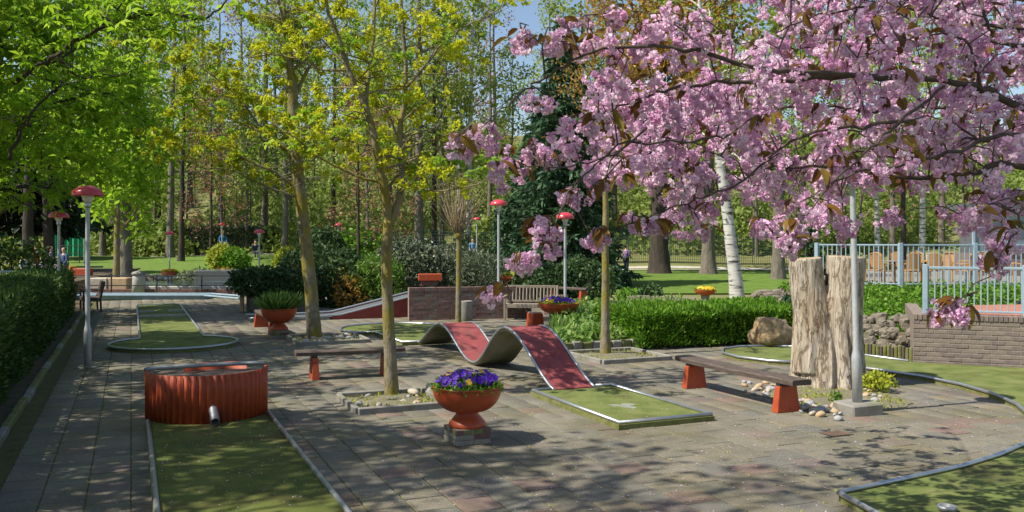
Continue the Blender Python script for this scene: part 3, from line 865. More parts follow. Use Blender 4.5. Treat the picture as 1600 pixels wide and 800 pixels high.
L0['group'] = GL
def lamp_at(px, py_top, Y, label, s=1.0, lean=0.0):
    top = P(px, py_top, Y); h = 3.13 * s
    z = top.z - h
    c = copy_tree(L0, None, label, GL); c.location = (top.x, top.y, z); c.scale = (s, s, s); c.rotation_euler = (0, lean, .3)
    return c
lamp_at(92, 331, 24.0, 'red hatted lamp post rising behind the left hedge, second from the left edge')
lamp_at(71, 362, 52, 'small distant red hatted lamp above the seated people behind the left hedge', .95)
lamp_at(132, 352, 50, 'distant red lamp partly hidden behind the tall left lamp post', .95)
lamp_at(265, 362, 47, 'thin lamp with red hat standing behind the yellow flower bowl on the far lawn', .95)
lamp_at(347, 349, 63, 'distant red lamp beside the person in the blue jacket', 1.0)
lamp_at(405, 359, 38, 'purple red lamp hat on a thin pole above the round yellow-green bush', .9)
lamp_at(525, 349, 55, 'thin slanted lamp post among the shrubs behind the ramp', .95, .05)
lamp_at(745, 340, 58, 'faint distant red lamp right of the pollard tree', .95)
lamp_at(779, 313, 30, 'orange red lamp on a tall thin pole behind the wooden park bench', 1.12)
lamp_at(883, 333, 22.6, 'bright red lamp rising from the violet bowl behind the wave', .92)
# right lamp in front of the stump (its hat is among the cherry blossom)
c = copy_tree(L0, None, 'silver lamp post on a square concrete foot directly in front of the big stump', GL)
p = G(1340, 645); c.location = (p.x, p.y, .08)
for ch in list(c.children):
    if ch.name.startswith('base_plate'):
        bpy.data.objects.remove(ch)
b = MB(); b.cbox((0, 0, -.02), (.46, .42, .16), .02); o = b.build('concrete_foot', MT['concrete'], c); c.rotation_euler = (0, R(-1.6), ROT_UV - .1)

# ---- flower bowls
LF['hedge_lime'] = leafmat('fresh_edging_leaf', [(.12, .26, .02), (.20, .36, .04), (.30, .45, .07)], .35)
def bowl_shape(r, h, foot_r, foot_h, thick=.02):
    pr = []
    for i in range(12):
        t = i / 11
        a = t * math.pi / 2
        pr.append((foot_r * .62 + (r - foot_r * .62) * math.sin(a) ** .9, foot_h + h * (1 - math.cos(a)) ** .95))
    pr += [(r + .008, foot_h + h + .006), (r - thick, foot_h + h + .008), (r - thick, foot_h + h - .04), (.01, foot_h + h - .05)]
    return pr
def flowers(root, c, r, n, petals, leaf, size=.05, k=5, hgt=.12, gname='violet', eye=None, lsize=.05):
    pts = blob_pts(rng, int(n * 26), (0, 0, 0), (r, r, .01)); pts[:, 2] = c[2] + np.abs(rng.normal(size=len(pts))) * hgt * .35 * (1.1 - np.linalg.norm(pts[:, :2], axis=1) / r * .7)
    pts[:, 0] += c[0]; pts[:, 1] += c[1]
    lv = leaves('foliage', pts, lsize, leaf, root, rng, up=.7, droop=-.5)
    tag(lv, kind='stuff')
    protos = []
    for q in range(3):
        vs = []; fs = []; t = []
        for j in range(k):
            a = 2 * math.pi * j / k; w = .62
            b0 = len(vs)
            vs += [(0, 0, 0), (size * .55 * math.cos(a - w), size * .55 * math.sin(a - w), .012), (size * .62 * math.cos(a), size * .62 * math.sin(a), .004), (size * .55 * math.cos(a + w), size * .55 * math.sin(a + w), .012)]
            fs += [(b0, b0 + 1, b0 + 2), (b0, b0 + 2, b0 + 3)]; t += [rng.uniform()] * 4
        protos.append(mesh_arrays(gname, np.array(vs), np.array(fs), np.array(t), petals))
    pale = [p_.copy() for p_ in protos]
    for q_ in pale: q_.materials.clear(); q_.materials.append(LF['yellow' if petals is LF['violet'] else 'lime'])
    for i in range(n):
        a = rng.uniform(0, 6.283); rr_ = r * .86 * math.sqrt(rng.uniform()) * (1.0)
        o = link(gname, pale[i % 3] if (petals is LF['violet'] and i % 19 == 7) else protos[i % 3], root)
        z = c[2] + hgt * (.55 + .6 * rng.uniform()) * (1 - .45 * (rr_ / r) ** 2)
        o.location = (c[0] + rr_ * math.cos(a), c[1] + rr_ * math.sin(a), z)
        # faces tilt outwards and towards the light
        d = Vector((math.cos(a) * .7 - .2, math.sin(a) * .7 - .5, .55 + rng.uniform() * .5)).normalized()
        o.rotation_mode = 'QUATERNION'; o.rotation_quaternion = d.to_track_quat('Z', 'Y') @ Quaternion((0, 0, 1), rng.uniform(0, 6))
        s = rng.uniform(.8, 1.25); o.scale = (s, s, s)
def brick_plinth(root, s, h, rows):
    b = MB(); b.box((0, 0, h / 2), (s - .016, s - .016, h - .004)); pl = b.build('plinth', MT['mortar'], root)
    rh = h / rows; me = []
    for m in ('brick_dark', 'concrete', 'moss_edge'):
        bb = MB(); bb.cbox((0, 0, 0), (s / 2 - .008, .09, rh - .008), .004); o = bb.build('brick', MT[m]); me.append(o.data); bpy.data.objects.remove(o)
    for r in range(rows):
        for side in range(4):
            for q in (-1, 1):
                a = side * math.pi / 2
                off = q * (s / 4) + (0.0 if r % 2 else .02 * q)
                o = link('brick', me[int(rng.integers(0, 3)) if r else 1], pl)
                d = Vector((math.cos(a), math.sin(a), 0)); t = Vector((-math.sin(a), math.cos(a), 0))
                o.location = d * (s / 2 - .045) + t * (off * .9) + Vector((0, 0, rh * (r + .5))); o.rotation_euler = (0, 0, a + math.pi / 2)
def pedestal_bowl(label, loc, r=.38, hb=.30, petals=None, n=70, leaf='grass', plinth=True):
    root = thing('flower_bowl', label, 'flower bowl', group='orange flower bowls')
    z0 = .172
    if plinth: brick_plinth(root, .40, .175, 3)
    b = MB(); b.lathe([(.20, z0 + .002), (.205, z0 + .02), (.20, z0 + .045), (.16, z0 + .09), (.125, z0 + .13), (.12, z0 + .165), (.15, z0 + .20)], n=36); b.build('foot', MT['orange_bowl'], root, smooth=True)
    pr = bowl_shape(r, hb, .2, z0 + .165)
    b = MB(); b.lathe(pr[:-2], n=48, caps=False); b.build('bowl', MT['orange_bowl'], root, smooth=True)
    b = MB(); b.lathe([(.01, z0 + .165 + hb - .03), (r - .02, z0 + .165 + hb - .03)], n=24, caps=False); b.build('soil', MT['soil'], root)
    zt = z0 + .165 + hb - .02
    if petals:
        ring = []
        for i in range(1100):
            a, q = rng.uniform(0, 6.283), r * rng.uniform(.74, 1.03); ring.append((q * math.cos(a), q * math.sin(a), zt + rng.uniform(-.015, .045)))
        tag(leaves('edging_foliage', ring, .034, LF['hedge_lime'], root, rng, aspect=.7, droop=-.2), kind='stuff')
    if petals: flowers(root, (0, 0, zt), r * .97, n, LF[petals], LF[leaf], .06, 5, .18)
    move(root, loc, ROT_UV)
    return root, zt
fb, zt = pedestal_bowl('big orange flower bowl full of violet pansies on a brick block in the foreground', G(730, 690), .38, .27, 'violet', 112)
# one cluster of pale mixed pansies
LF['grass_pale'] = leafmat('pale_border_leaf', [(.08, .19, .03), (.16, .30, .05), (.30, .40, .12)], .35)
b_, zt2 = pedestal_bowl('orange pedestal bowl with tall strappy green leaves left of the mossy trunk', G(436, 527), .40, .32, None)
pts = []; 
for i in range(760):
    a, q = rng.uniform(0, 6.283), .36 * math.sqrt(rng.uniform()); pts.append((q * math.cos(a), q * math.sin(a), zt2 + rng.uniform(0, .1)))
pts = np.array(pts); ax = np.stack([pts[:, 0] * 1.6, pts[:, 1] * 1.6, np.full(len(pts), .9)], axis=1)
tag(leaves('strap_leaf', pts, .30, LF['grass_pale'], b_, rng, aspect=.13, axis=ax * 1.5, droop=0, fold=.2), kind='stuff')
def flat_bowl(label, top, r, petals, n, legs, leaf='lime', size=.08, stand=.5):
    """shallow bowl; top = centre of the rim"""
    root = thing('flower_bowl', label, 'flower bowl', group='orange flower bowls')
    h = r * .5; z0 = stand
    pr = bowl_shape(r, h, r * .35, z0)
    b = MB(); b.lathe(pr[:-2], n=40, caps=True); b.build('bowl', MT['orange_bowl'], root, smooth=True)
    b = MB(); b.lathe([(.01, z0 + h - .03), (r - .02, z0 + h - .03)], n=20, caps=False); b.build('soil', MT['soil'], root)
    flowers(root, (0, 0, z0 + h - .02), r * .96, n, LF[petals], LF[leaf], size, 5, r * .3, 'pansy', lsize=.07)
    for (dx, dy, lr) in legs:
        b = MB(); b.lathe([(lr, 0), (lr, z0 + .06)], (dx, dy, 0), 14); b.build('leg', MT['concrete'], root)
    root.location = (top.x, top.y, top.z - z0 - h)
    return root
p = P(873, 474, 21.8); flat_bowl('orange bowl of violet pansies round the lamp pole behind the wave', p, .50, 'violet', 70, [(-.17, 0, .07), (.03, .05, .10)], 'lime', .09, .42)
p = P(803, 431, 31); flat_bowl('orange bowl of yellow flowers seen above the park bench', p, .47, 'lime', 60, [(0, 0, .12)], 'grass', .1, .5)
p = P(265, 425, 38.5); flat_bowl('red brown bowl of orange yellow flowers in the far pool garden', p, .36, 'orange_flower', 70, [(-.07, 0, .05), (.07, 0, .05)], 'lime', .1, .45)
p = P(1102, 453, 33); flat_bowl('small orange bowl of yellow flowers in front of the birch', p, .40, 'yellow', 60, [(0, 0, .16)], 'grass', .1, .35)

# ---- plank benches on red wedge legs
def plank_bench(label, p0, p1, h=.47, over=.35, group='plank benches with red legs', width=.30):
    root = thing('plank_bench', label, 'bench', group=group)
    d = (p1 - p0); L = d.length; rz = math.atan2(d.y, d.x)
    b = MB()
    # slightly warped plank
    nseg = 10; vs = []; fs = []
    for i in range(nseg + 1):
        x = -over + (L + 2 * over) * i / nseg; w = width / 2 + rng.normal() * .004; sag = -.012 * math.sin(math.pi * i / nseg) + rng.normal() * .002
        z1 = h + sag; z0 = z1 - .07
        vs += [(x, -w, z0), (x, -w - .006, z1 - .018), (x, -w + .016, z1), (x, w - .016, z1), (x, w + .006, z1 - .018), (x, w, z0)]
    for i in range(nseg):
        for k in range(6):
            q = (k + 1) % 6; fs.append((i * 6 + k, i * 6 + q, i * 6 + 6 + q, i * 6 + 6 + k))
    fs += [(0, 1, 2, 3, 4, 5), tuple(nseg * 6 + k for k in (5, 4, 3, 2, 1, 0))]
    b.add(vs, fs); b.build('seat_plank', MT['darkwood'], root)
    for x in (0, L):
        b = MB(); b.box((x, 0, (h - .07 - .045) / 2), (.12, .37, h - .07 - .045), 0, 0, .76); b.build('leg', MT['redpaint'], root, bevel=.01)
        b = MB(); b.box((x, 0, h - .09), (.07, .26, .055)); b.build('bearer', MT['darkmetal'], root)
    return move(root, p0, rz)
plank_bench('dark plank bench on red legs partly hidden behind the nearer slim trunk', G(491, 592), G(602, 586), .46, .30)
p0, p1 = G(1085, 606), G(1228, 643); plank_bench('long weathered plank bench on two orange red legs left of the stump', p0, p1, .45, .30)
p = UV(20.6, 2.8); q = UV(23.0, 2.62)
pA, pB = G(431, 522), G(408, 511)
plank_bench('plank bench seen end on with red legs behind the leafy green bowl', pA, pA + (pB - pA) * 1.0, .44, .12)
pA, pB = P(911, 470, 29), P(862, 470, 30); pA.z = pB.z = .12
plank_bench('distant plank bench with one red leg beside the violet lamp bowl', pA, pB, .55, .25)

# ---- slatted park bench
def park_bench(name, label, loc, rz, L=1.5, wood='teak'):
    root = thing(name, label, 'bench')
    m = MT[wood]
    for x in (-L / 2 + .03, L / 2 - .03):
        b = MB(); b.cbox((x, -.27, .32), (.06, .06, .64), .006); b.build('front_leg', m, root)
        b = MB(); b.tube([(x, .22, 0), (x, .20, .42), (x, .32, .92)], .034, 6); b.build('rear_leg', m, root)
        b = MB(); b.cbox((x, -.02, .655), (.08, .60, .035), .008); b.build('armrest', m, root)
        b = MB(); b.cbox((x, -.02, .36), (.05, .48, .07), .005); b.build('side_rail', m, root)
    for k in range(5):
        b = MB(); b.cbox((0, -.24 + k * .105, .43), (L, .085, .024), .006); b.build('seat_slat', m, root)
    b = MB(); b.cbox((0, .315, .90), (L, .04, .075), .008); b.build('top_rail', m, root)
    b = MB(); b.cbox((0, .21, .50), (L, .04, .055), .006); b.build('lower_rail', m, root)
    n = int(L / .105)
    me = None
    for k in range(n):
        x = -L / 2 + .1 + (L - .2) * k / (n - 1)
        if me is None:
            b = MB(); b.tube([(0, .215, .52), (0, .31, .88)], .026, 4); o = b.build('back_slat', m, root); me = o.data; o.location = (x, 0, 0)
        else:
            o = link('back_slat', me, root); o.location = (x, 0, 0)
    b = MB(); b.cbox((0, -.27, .375), (L - .1, .03, .08), .005); b.build('front_rail', m, root)
    return move(root, loc, rz)
p = G(830, 499); park_bench('park_bench', 'grey slatted wooden park bench against the low brick wall', (p.x, p.y, 0), R(-7), 1.48)
p = G(136, 487); park_bench('garden_bench', 'dark garden bench at the end of the left hedge behind the lamp post', (p.x, p.y + .3, 0), R(-60), 1.2, 'darkwood')

# ---- concrete litter bin
root = thing('litter_bin', 'round concrete litter bin in front of the low brick wall', 'litter bin')
b = MB(); b.lathe([(.15, 0), (.165, .02), (.17, .52), (.175, .54), (.14, .55), (.135, .35)], n=24, caps=False); b.build('bin_body', MT['concrete'], root, smooth=True)
b = MB(); b.lathe([(.13, .36), (.002, .36)], n=20, caps=False); b.build('bin_inside', MT['darkmetal'], root)
root.location = G(729, 501)
root = thing('litter_bin', 'pale tapered bin with plants on top beside the far pool', 'litter bin')
b = MB(); b.lathe([(.22, 0), (.2, .62), (.19, .7), (.15, .7)], n=20); b.build('bin_body', MT['concrete_light'], root, smooth=True)
b = MB(); b.lathe([(.2, .7), (.24, .74), (.2, .8), (.1, .83), (.002, .84)], n=20, caps=False); b.build('bin_lid', MT['concrete'], root, smooth=True)
root.location = G(217, 463); root.scale = (1.2, 1.2, 1.2)

# ---- big stump with a split top
def stump():
    b = MB()
    c0 = Vector((0, 0, 0))
    b.tube([(0, 0, -.1), (0, 0, .05), (0, 0, .2), (.0, .0, .45), (.0, .04, .75), (.0, .10, 1.12)], [.55, .52, .475, .43, .385, .30], 28)
    for sx, tx, dy in ((-1, -.325, -.14), (-1, -.32, .2), (1, .265, -.13), (1, .26, .22)):
        b.tube([(sx * .19, dy * 1.1, .2), (sx * .19, dy, .7), (sx * .205, dy, 1.1), (tx * .9, dy, 1.5), (tx, dy, 1.94 + (.03 if sx > 0 else 0))], [.30, .285, .27, .25, .235 + (.025 if sx > 0 else 0)], 22)
    me = bpy.data.meshes.new('tmp'); me.from_pydata(b.v, [], b.f)
    o = bpy.data.objects.new('tmp', me); COL.objects.link(o)
    md = o.modifiers.new('r', 'REMESH'); md.mode = 'VOXEL'; md.voxel_size = .017; md.use_smooth_shade = True
    sm = o.modifiers.new('s', 'SMOOTH'); sm.iterations = 3
    dg = bpy.context.evaluated_depsgraph_get()
    m2 = bpy.data.meshes.new_from_object(o.evaluated_get(dg)); bpy.data.objects.remove(o)
    m2.name = 'stump'
    n = len(m2.vertices); co = np.empty(n * 3, np.float32); m2.vertices.foreach_get('co', co); co = co.reshape(-1, 3)
    for i in range(n):
        x, y, z = co[i]
        a = math.atan2(y, x); r = math.hypot(x, y)
        if r < .12: continue
        top = 0 if z > 1.9 else 1
        ridge = 1.1 - 2.6 * abs(noise.noise(Vector((math.cos(a) * 3.4, math.sin(a) * 3.4, z * .45))))
        fine = noise.noise(Vector((math.cos(a) * 13, math.sin(a) * 13, z * 1.6)))
        deep = max(0, noise.noise(Vector((math.cos(a) * 3.2 + 5, math.sin(a) * 3.2, z * .35))) - .12)
        low = smooth(1.3, .1, z)
        d = top * (.006 + .026 * low) * ridge + top * (.014 * fine - .28 * deep * (.12 + low) + .05 * low * max(0, noise.noise(Vector((math.cos(a) * 3, math.sin(a) * 3, 9)))) * smooth(.5, 0, z))
        k = 1 + d / r
        co[i] = (x * k, y * k, z + (.012 * noise.noise(Vector((x * 9, y * 9, 2))) if z > 1.85 else 0))
    m2.vertices.foreach_set('co', co.ravel()); m2.update()
    m2.materials.clear(); m2.materials.append(MT['stump']); m2.materials.append(MT['stump_end'])
    mi = [1 if (p_.normal.z > .75 and p_.center.z > 1.8) else 0 for p_ in m2.polygons]
    m2.polygons.foreach_set('material_index', mi)
    m2.polygons.foreach_set('use_smooth', [True] * len(m2.polygons))
    return m2
sr = thing('tree_stump', 'massive bare tree stump split in two at the top behind the silver lamp post', 'tree stump')
link('trunk', stump(), sr)
# knot where the split closes
bm = bmesh.new(); bmesh.ops.create_icosphere(bm, subdivisions=3, radius=1)
for v_ in bm.verts: v_.co = Vector((v_.co.x * .07, v_.co.y * .05, v_.co.z * .09)) * (1 + .3 * noise.noise(v_.co * 2))
me = bpy.data.meshes.new('knot'); bm.to_mesh(me); bm.free(); me.polygons.foreach_set('use_smooth', [True] * len(me.polygons))
o = link('knot', me, sr, MT['stump']); o.location = (-.045, -.30, 1.0); o.scale = (.8, .8, 1.0)
p = G(1299, 608); sr.location = (p.x + .09, p.y + .42, 0); sr.rotation_euler = (0, 0, R(-14)); sr.scale = (1.03, .98, .995)
# leafy plant right of it
def plant(name, label, cat, loc, r, h, n, lf, size, aspect=.4, axis_up=.8, droop=0, group=None, stem=True, up=.5):
    root = thing(name, label, cat, group=group)
    pts = blob_pts(rng, n, (0, 0, h * .5), (r, r, h * .5))
    leaves('foliage', pts, size, lf, root, rng, aspect=aspect, droop=-axis_up + droop, up=up)
    if stem:
        b = MB()
        for i in range(7):
            a = rng.uniform(0, 6.3); b.tube([(0, 0, 0), (r * .3 * math.cos(a), r * .3 * math.sin(a), h * .45), (r * .6 * math.cos(a), r * .6 * math.sin(a), h * .8)], [.012 * max(.4, r), .009 * max(.4, r), .005], 4, False)
        b.build('stems', MT['bark_dark'], root)
    root.location = loc
    return root
plant('garden_plant', 'low yellow-green leafy plant at the right foot of the stump', 'plant', G(1372, 612), .26, .26, 330, LF['lime'], .075, .6)
plant('garden_plant', 'small green weed tuft left of the silver lamp post', 'plant', G(1306, 631), .09, .16, 80, LF['grass'], .06, .4)

# ---- hedges
def box_hedge(name, label, uv, h, n, lf, size, mat_core, shoots=.12, aspect=.5, hfun=None):
    """uv: (u0,u1,v0,v1) in lane axes"""
    u0, u1, v0, v1 = uv
    root = thing(name, label, 'hedge')
    b = MB(); b.prism(ccw([UV(u, v)[:2] for u, v in ((u0 + .12, v0 + .12), (u1 - .12, v0 + .12), (u1 - .12, v1 - .12), (u0 + .12, v1 - .12))]), .0, h - .16)
    b.build('inner_growth', mat_core, root)
    per = 2 * (u1 - u0) * h + 2 * (v1 - v0) * h + (u1 - u0) * (v1 - v0)
    pts = []; ax = []
    for i in range(n):
        q = rng.uniform() * per
        a1_, a2_, a3_ = (u1 - u0) * h, (v1 - v0) * h, (u1 - u0) * (v1 - v0)
        d = abs(rng.normal()) * shoots
        if q < 2 * a1_:
            s = q < a1_; u = rng.uniform(u0, u1); z = rng.uniform(.02, h); v = (v0 if s else v1); nv = V * (-1 if s else 1)
        elif q < 2 * a1_ + 2 * a2_:
            s = q < 2 * a1_ + a2_; v = rng.uniform(v0, v1); z = rng.uniform(.02, h); u = (u0 if s else u1); nv = U * (-1 if s else 1)
        else:
            u, v, z = rng.uniform(u0, u1), rng.uniform(v0, v1), h; nv = Vector((0, 0, 1))
        und = .10 * noise.noise(Vector((u * .9, v * .9, z * 1.2))) + .05 * noise.noise(Vector((u * 3, v * 3, z * 3)))
        p_ = UV(u, v, z) + nv * (und - d * .8 + .04)
        p_.z = max(.02, p_.z * (1 + .06 * noise.noise(Vector((u * .5, v * .5, 7)))))
        pts.append(p_[:]); ax.append((nv * 1.1 + Vector((0, 0, .55)))[:])
    leaves('foliage', pts, size, lf, root, rng, aspect=aspect, axis=np.array(ax) * 1.2, droop=0, fold=.25)
    return settle(root, UV((u0 + u1) / 2, (v0 + v1) / 2), ROT_UV)
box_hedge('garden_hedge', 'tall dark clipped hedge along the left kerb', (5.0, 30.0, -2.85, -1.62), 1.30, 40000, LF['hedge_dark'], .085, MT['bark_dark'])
a = uv_of(G(1005, 546)); c = uv_of(G(1247, 541))
# bright low hedge: front edge faces the camera, so it gets its own axes
def free_hedge(name, label, p0, p1, depth, h, n, lf, size, core, cat='hedge', aspect=.35):
    root = thing(name, label, cat)
    d = (p1 - p0); L = d.length; d.normalize(); nrm = Vector((-d.y, d.x, 0))
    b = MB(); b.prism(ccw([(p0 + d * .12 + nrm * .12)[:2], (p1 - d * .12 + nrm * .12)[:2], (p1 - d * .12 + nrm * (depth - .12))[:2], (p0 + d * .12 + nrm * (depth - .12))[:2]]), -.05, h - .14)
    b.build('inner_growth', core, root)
    pts = []; ax = []
    A = [L * h, L * depth, depth * h, depth * h]; S = sum(A)
    for i in range(n):
        q = rng.uniform() * S; x = rng.uniform(0, L); y = rng.uniform(0, depth); z = rng.uniform(0.02, 1) ** .8 * h
        if q < A[0]: y = 0; nv = -nrm
        elif q < A[0] + A[1]: z = h; nv = Vector((0, 0, 1))
        elif q < A[0] + A[1] + A[2]: x = 0; nv = -d
        else: x = L; nv = d
        und = .16 * noise.noise(Vector((x * 1.1, y * 1.1, z * 1.6 + p0.x))) + .07 * noise.noise(Vector((x * 3.5, y * 3, z * 3.5)))
        pp_ = p0 + d * x + nrm * y + Vector((0, 0, z)) + nv * (und - abs(rng.normal()) * .08 + .05)
        pp_.z = max(.02, pp_.z)
        pts.append(pp_[:]); ax.append((nv * .8 + Vector((0, 0, .8)))[:])
    leaves('foliage', pts, size, lf, root, rng, aspect=aspect, axis=np.array(ax) * 1.2, droop=0, fold=.25)
    return settle(root, p0, math.atan2(d.y, d.x))
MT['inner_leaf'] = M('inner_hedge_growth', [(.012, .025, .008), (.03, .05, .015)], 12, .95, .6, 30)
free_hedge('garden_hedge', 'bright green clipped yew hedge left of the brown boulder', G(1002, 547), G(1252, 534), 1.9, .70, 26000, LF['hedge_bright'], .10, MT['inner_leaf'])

# ---- brick walls
def brick_wall(root, p0, p1, h, mats, depth=.22, bl=.21, bh=.062, j=.012, coping=True, parts=True, jit=.004):
    d = (p1 - p0); L = d.length; d.normalize(); rz = math.atan2(d.y, d.x); nrm = Vector((d.y, -d.x, 0))    # nrm points to the viewer side
    c = (p0 + p1) / 2 - nrm * depth / 2
    b = MB(); b.box((c.x, c.y, p0.z + h / 2 - .002), (L - .004, depth, h - .004), rz); core = b.build('mortar', MT['mortar'], root)
    me = []
    for m in mats:
        bb = MB(); bb.cbox((0, 0, 0), (bl, .05, bh), .005); o = bb.build('brick', MT[m]); me.append(o.data); bpy.data.objects.remove(o)
    hm = []
    for m in mats:
        bb = MB(); bb.cbox((0, 0, 0), (bh + .002, depth + .03, .10), .006); o = bb.build('coping_brick', MT[m]); hm.append(o.data); bpy.data.objects.remove(o)
    hh = h - (.10 if coping else 0)
    rows = int(hh / (bh + j)); rh = hh / rows
    joined = MB()
    for r in range(rows):
        x = -bl / 2 * (r % 2)
        while x < L:
            a, e = max(x, 0), min(x + bl, L)
            if e - a > .03:
                q = p0 + d * ((a + e) / 2) + nrm * (-.018 + rng.uniform(-jit, jit)) + Vector((0, 0, rh * (r + .5)))
                if parts:
                    o = link('brick', me[int(rng.integers(0, len(me)))], root); o.location = q; o.rotation_euler = (0, 0, rz); o.scale = ((e - a) / bl, 1, 1)
                else: joined.box(q, (e - a, .05, bh), rz, int(rng.integers(0, len(mats))))
            x += bl + j
    if not parts: tag(joined.build('brick', [MT[m] for m in mats], root), kind='stuff')
    if coping:
        n = int(L / (bh + j)); j2 = MB()
        for i in range(n):
            q = p0 + d * ((i + .5) * L / n) - nrm * (depth / 2 - .006) + Vector((0, 0, h - .048 + rng.uniform(-.002, .002)))
            if parts:
                o = link('coping_brick', hm[int(rng.integers(0, len(hm)))], root); o.location = q; o.rotation_euler = (0, 0, rz)
            else: j2.box(q, (bh + .002, depth + .02, .098), rz, int(rng.integers(0, len(mats))))
        if not parts: tag(j2.build('coping_brick', [MT[m] for m in mats], root), kind='stuff')
wr0, wr1 = G(1427, 570), G(1600, 578)
dw = (wr1 - wr0).normalized()
wr1 = wr0 + dw * 2.9
wall = thing('brick_wall', 'brown brick terrace wall with upright coping at the right below the blue railing', 'brick wall')
brick_wall(wall, wr0, wr1, .90, ['brick', 'brick2', 'brick', 'brick2', 'brick'])
wq = wr0 + Vector((-dw.y, dw.x, 0)) * 3.2
b = MB(); nb = Vector((-dw.y, dw.x, 0)); cc = wr0 + nb * 1.75 + dw * .12
b.box((cc.x, cc.y, .44), (.22, 2.95, .88), math.atan2(dw.y, dw.x)); b.build('return_wall', MT['brick'], wall)
# terrace floor behind the wall
b = MB(); pl = [wr0 + nb * .24 + dw * .24, wr1 + nb * .24, wr1 + nb * 4.6 + dw * .5, wr0 + nb * 3.2 + dw * 1.2]
b.prism(ccw([p_[:2] for p_ in pl]), .5, .872); tag(b.build('terrace_floor', MT['terrace_tile']), kind='structure')
tb = MB(); tb.cbox((0, 0, 0), (.21, .10, .03), .004); o = tb.build('floor_brick', MT['terrace_tile']); fbm = o.data; bpy.data.objects.remove(o)
tf = bpy.data.objects['terrace_floor']
for i in range(11):
    for k in range(9):
        q = wr0 + dw * (.42 + i * .215 + (k % 2) * .1) + nb * (.32 + k * .108)
        o = link('floor_brick', fbm, tf); o.location = (q.x, q.y, .868 + rng.uniform(-.002, .002)); o.rotation_euler = (0, 0, math.atan2(dw.y, dw.x))
settle(wall, wr0, 0)
MT['brick_dark2'] = M('plum_brick', [(.16, .09, .085), (.24, .145, .13)], 9, .9, .3, 60, coords='World')
wm0, wm1 = G(639, 501), G(772, 498)
wall2 = thing('brick_wall', 'low dark plum brick wall behind the park bench and litter bin', 'brick wall')
wm1 = wm0 + (wm1 - wm0).normalized() * 3.5
brick_wall(wall2, wm0, wm1, .90, ['brick_dark', 'brick_dark2', 'brick2'], .24, parts=False)
settle(wall2, wm0, 0)
wall3 = thing('brick_wall', 'short stub of plum brick wall behind the right end of the park bench', 'brick wall')
brick_wall(wall3, P(850, 498, 26.5), P(884, 498, 26.2), .70, ['brick_dark', 'brick_dark2'], .2, parts=False); settle(wall3, P(850, 498, 26.5), 0)

# ---- blue-grey railings
def railing(label, p0, p1, h, nb_, posts, post=.09, foot=.06, bal=.022, mat='bluemetal'):
    root = thing('railing', label, 'railing')
    d = p1 - p0; L = d.length; rz = math.atan2(d.y, d.x)
    for x in posts:
        b = MB(); b.cbox((x * L, 0, h / 2 + .01), (post, post, h + .02), .008); b.build('post', MT[mat], root)
    b = MB(); b.cbox((L / 2, .0, h - .04), (L, .045, .045), .006); b.build('top_rail', MT[mat], root)
    b = MB(); b.cbox((L / 2, .0, foot), (L, .04, .035), .006); b.build('bottom_rail', MT[mat], root)
    me = None
    for i in range(nb_):
        x = L * (i + .5) / nb_
        if me is None:
            b = MB(); b.cbox((0, 0, (foot + h - .05) / 2), (bal, bal, h - .06 - foot), .003); o = b.build('baluster', MT[mat], root); me = o.data
        else: o = link('baluster', me, root)
        o.location = (x, 0, 0)
    return move(root, p0, rz)
q0 = wr0 + dw * .2 + nb * .14; q1 = q0 + dw * 1.56
railing('near blue-grey balustrade standing on the brick terrace wall', Vector((q0.x, q0.y, .90)), Vector((q1.x, q1.y, .90)), .86, 15, (0, 1), .085)
railing('near blue-grey gate panel at the right edge on the terrace wall', Vector((q1.x + .12, q1.y - .05, .90)), Vector((q1.x + 1.1, q1.y - .4, .90)), .86, 8, (1,), .085)
pL, pM, pR = P(1276, 446, 27.5), P(1407, 448, 26), P(1640, 448, 26)
zt_ = pM.z - .02
for v_ in (pL, pM, pR): v_.z = zt_
railing('far blue-grey terrace balustrade in front of the cafe tables', pM, pR, 1.28, 29, (0, .5, 1), .11, .1, .026)
railing('far blue-grey balustrade receding behind the stump', pL, pM, 1.28, 18, (0,), .11, .1, .026)

# ---- raised terrace, green bank, rockery, log palisade
b = MB(); b.prism(ccw([(12.0, 26.25), (24, 26.25), (26, 42), (14.5, 42), (10.0, 28.0), (9.9, 27.5)]), -.05, zt_ - .02)
tag(b.build('cafe_terrace', MT['concrete']), kind='structure')
def bank():
    vs = []; fs = []; n = 22
    A0, A1 = Vector((6.6, 17.1, .05)), Vector((8.6, 16.6, .2)); Bq0, Bq1 = Vector((8.3, 27.6, zt_ - .1)), Vector((15.5, 26.2, zt_ - .05))
    for j in range(n + 1):
        t = j / n
        for i in range(n + 1):
            s = i / n
            a_ = A0.lerp(A1, s); b__ = Bq0.lerp(Bq1, s); q = a_.lerp(b__, t)
            q.z = a_.z + (b__.z - a_.z) * (1 - (1 - t) ** 1.6) + .06 * noise.noise(q * .9)
            vs.append(q)
    for j in range(n):
        for i in range(n):
            a_ = j * (n + 1) + i; fs.append((a_, a_ + 1, a_ + n + 2, a_ + n + 1))
    return vs, fs
vs, fs = bank(); b = MB(); b.add(vs, fs); tag(b.build('bank', MT['soil'], smooth=True), kind='structure')
pts = []
vsn = np.array([v_[:] for v_ in vs])
for i in range(15000):
    k = int(rng.integers(0, 22)); j = int(rng.integers(4, 22)); a_ = vsn[j * 23 + k]
    q = a_ + (vsn[j * 23 + k + 1] - a_) * rng.uniform() + (vsn[(j + 1) * 23 + k] - a_) * rng.uniform()
    q[2] += abs(rng.normal()) * .09 + .10 * max(0, noise.noise(Vector(q) * 1.3)); pts.append(q)
tag(leaves('bank_ivy', pts, .10, LF['hedge_bright'], None, rng, aspect=.8, up=.9), kind='stuff')
rub_me = []
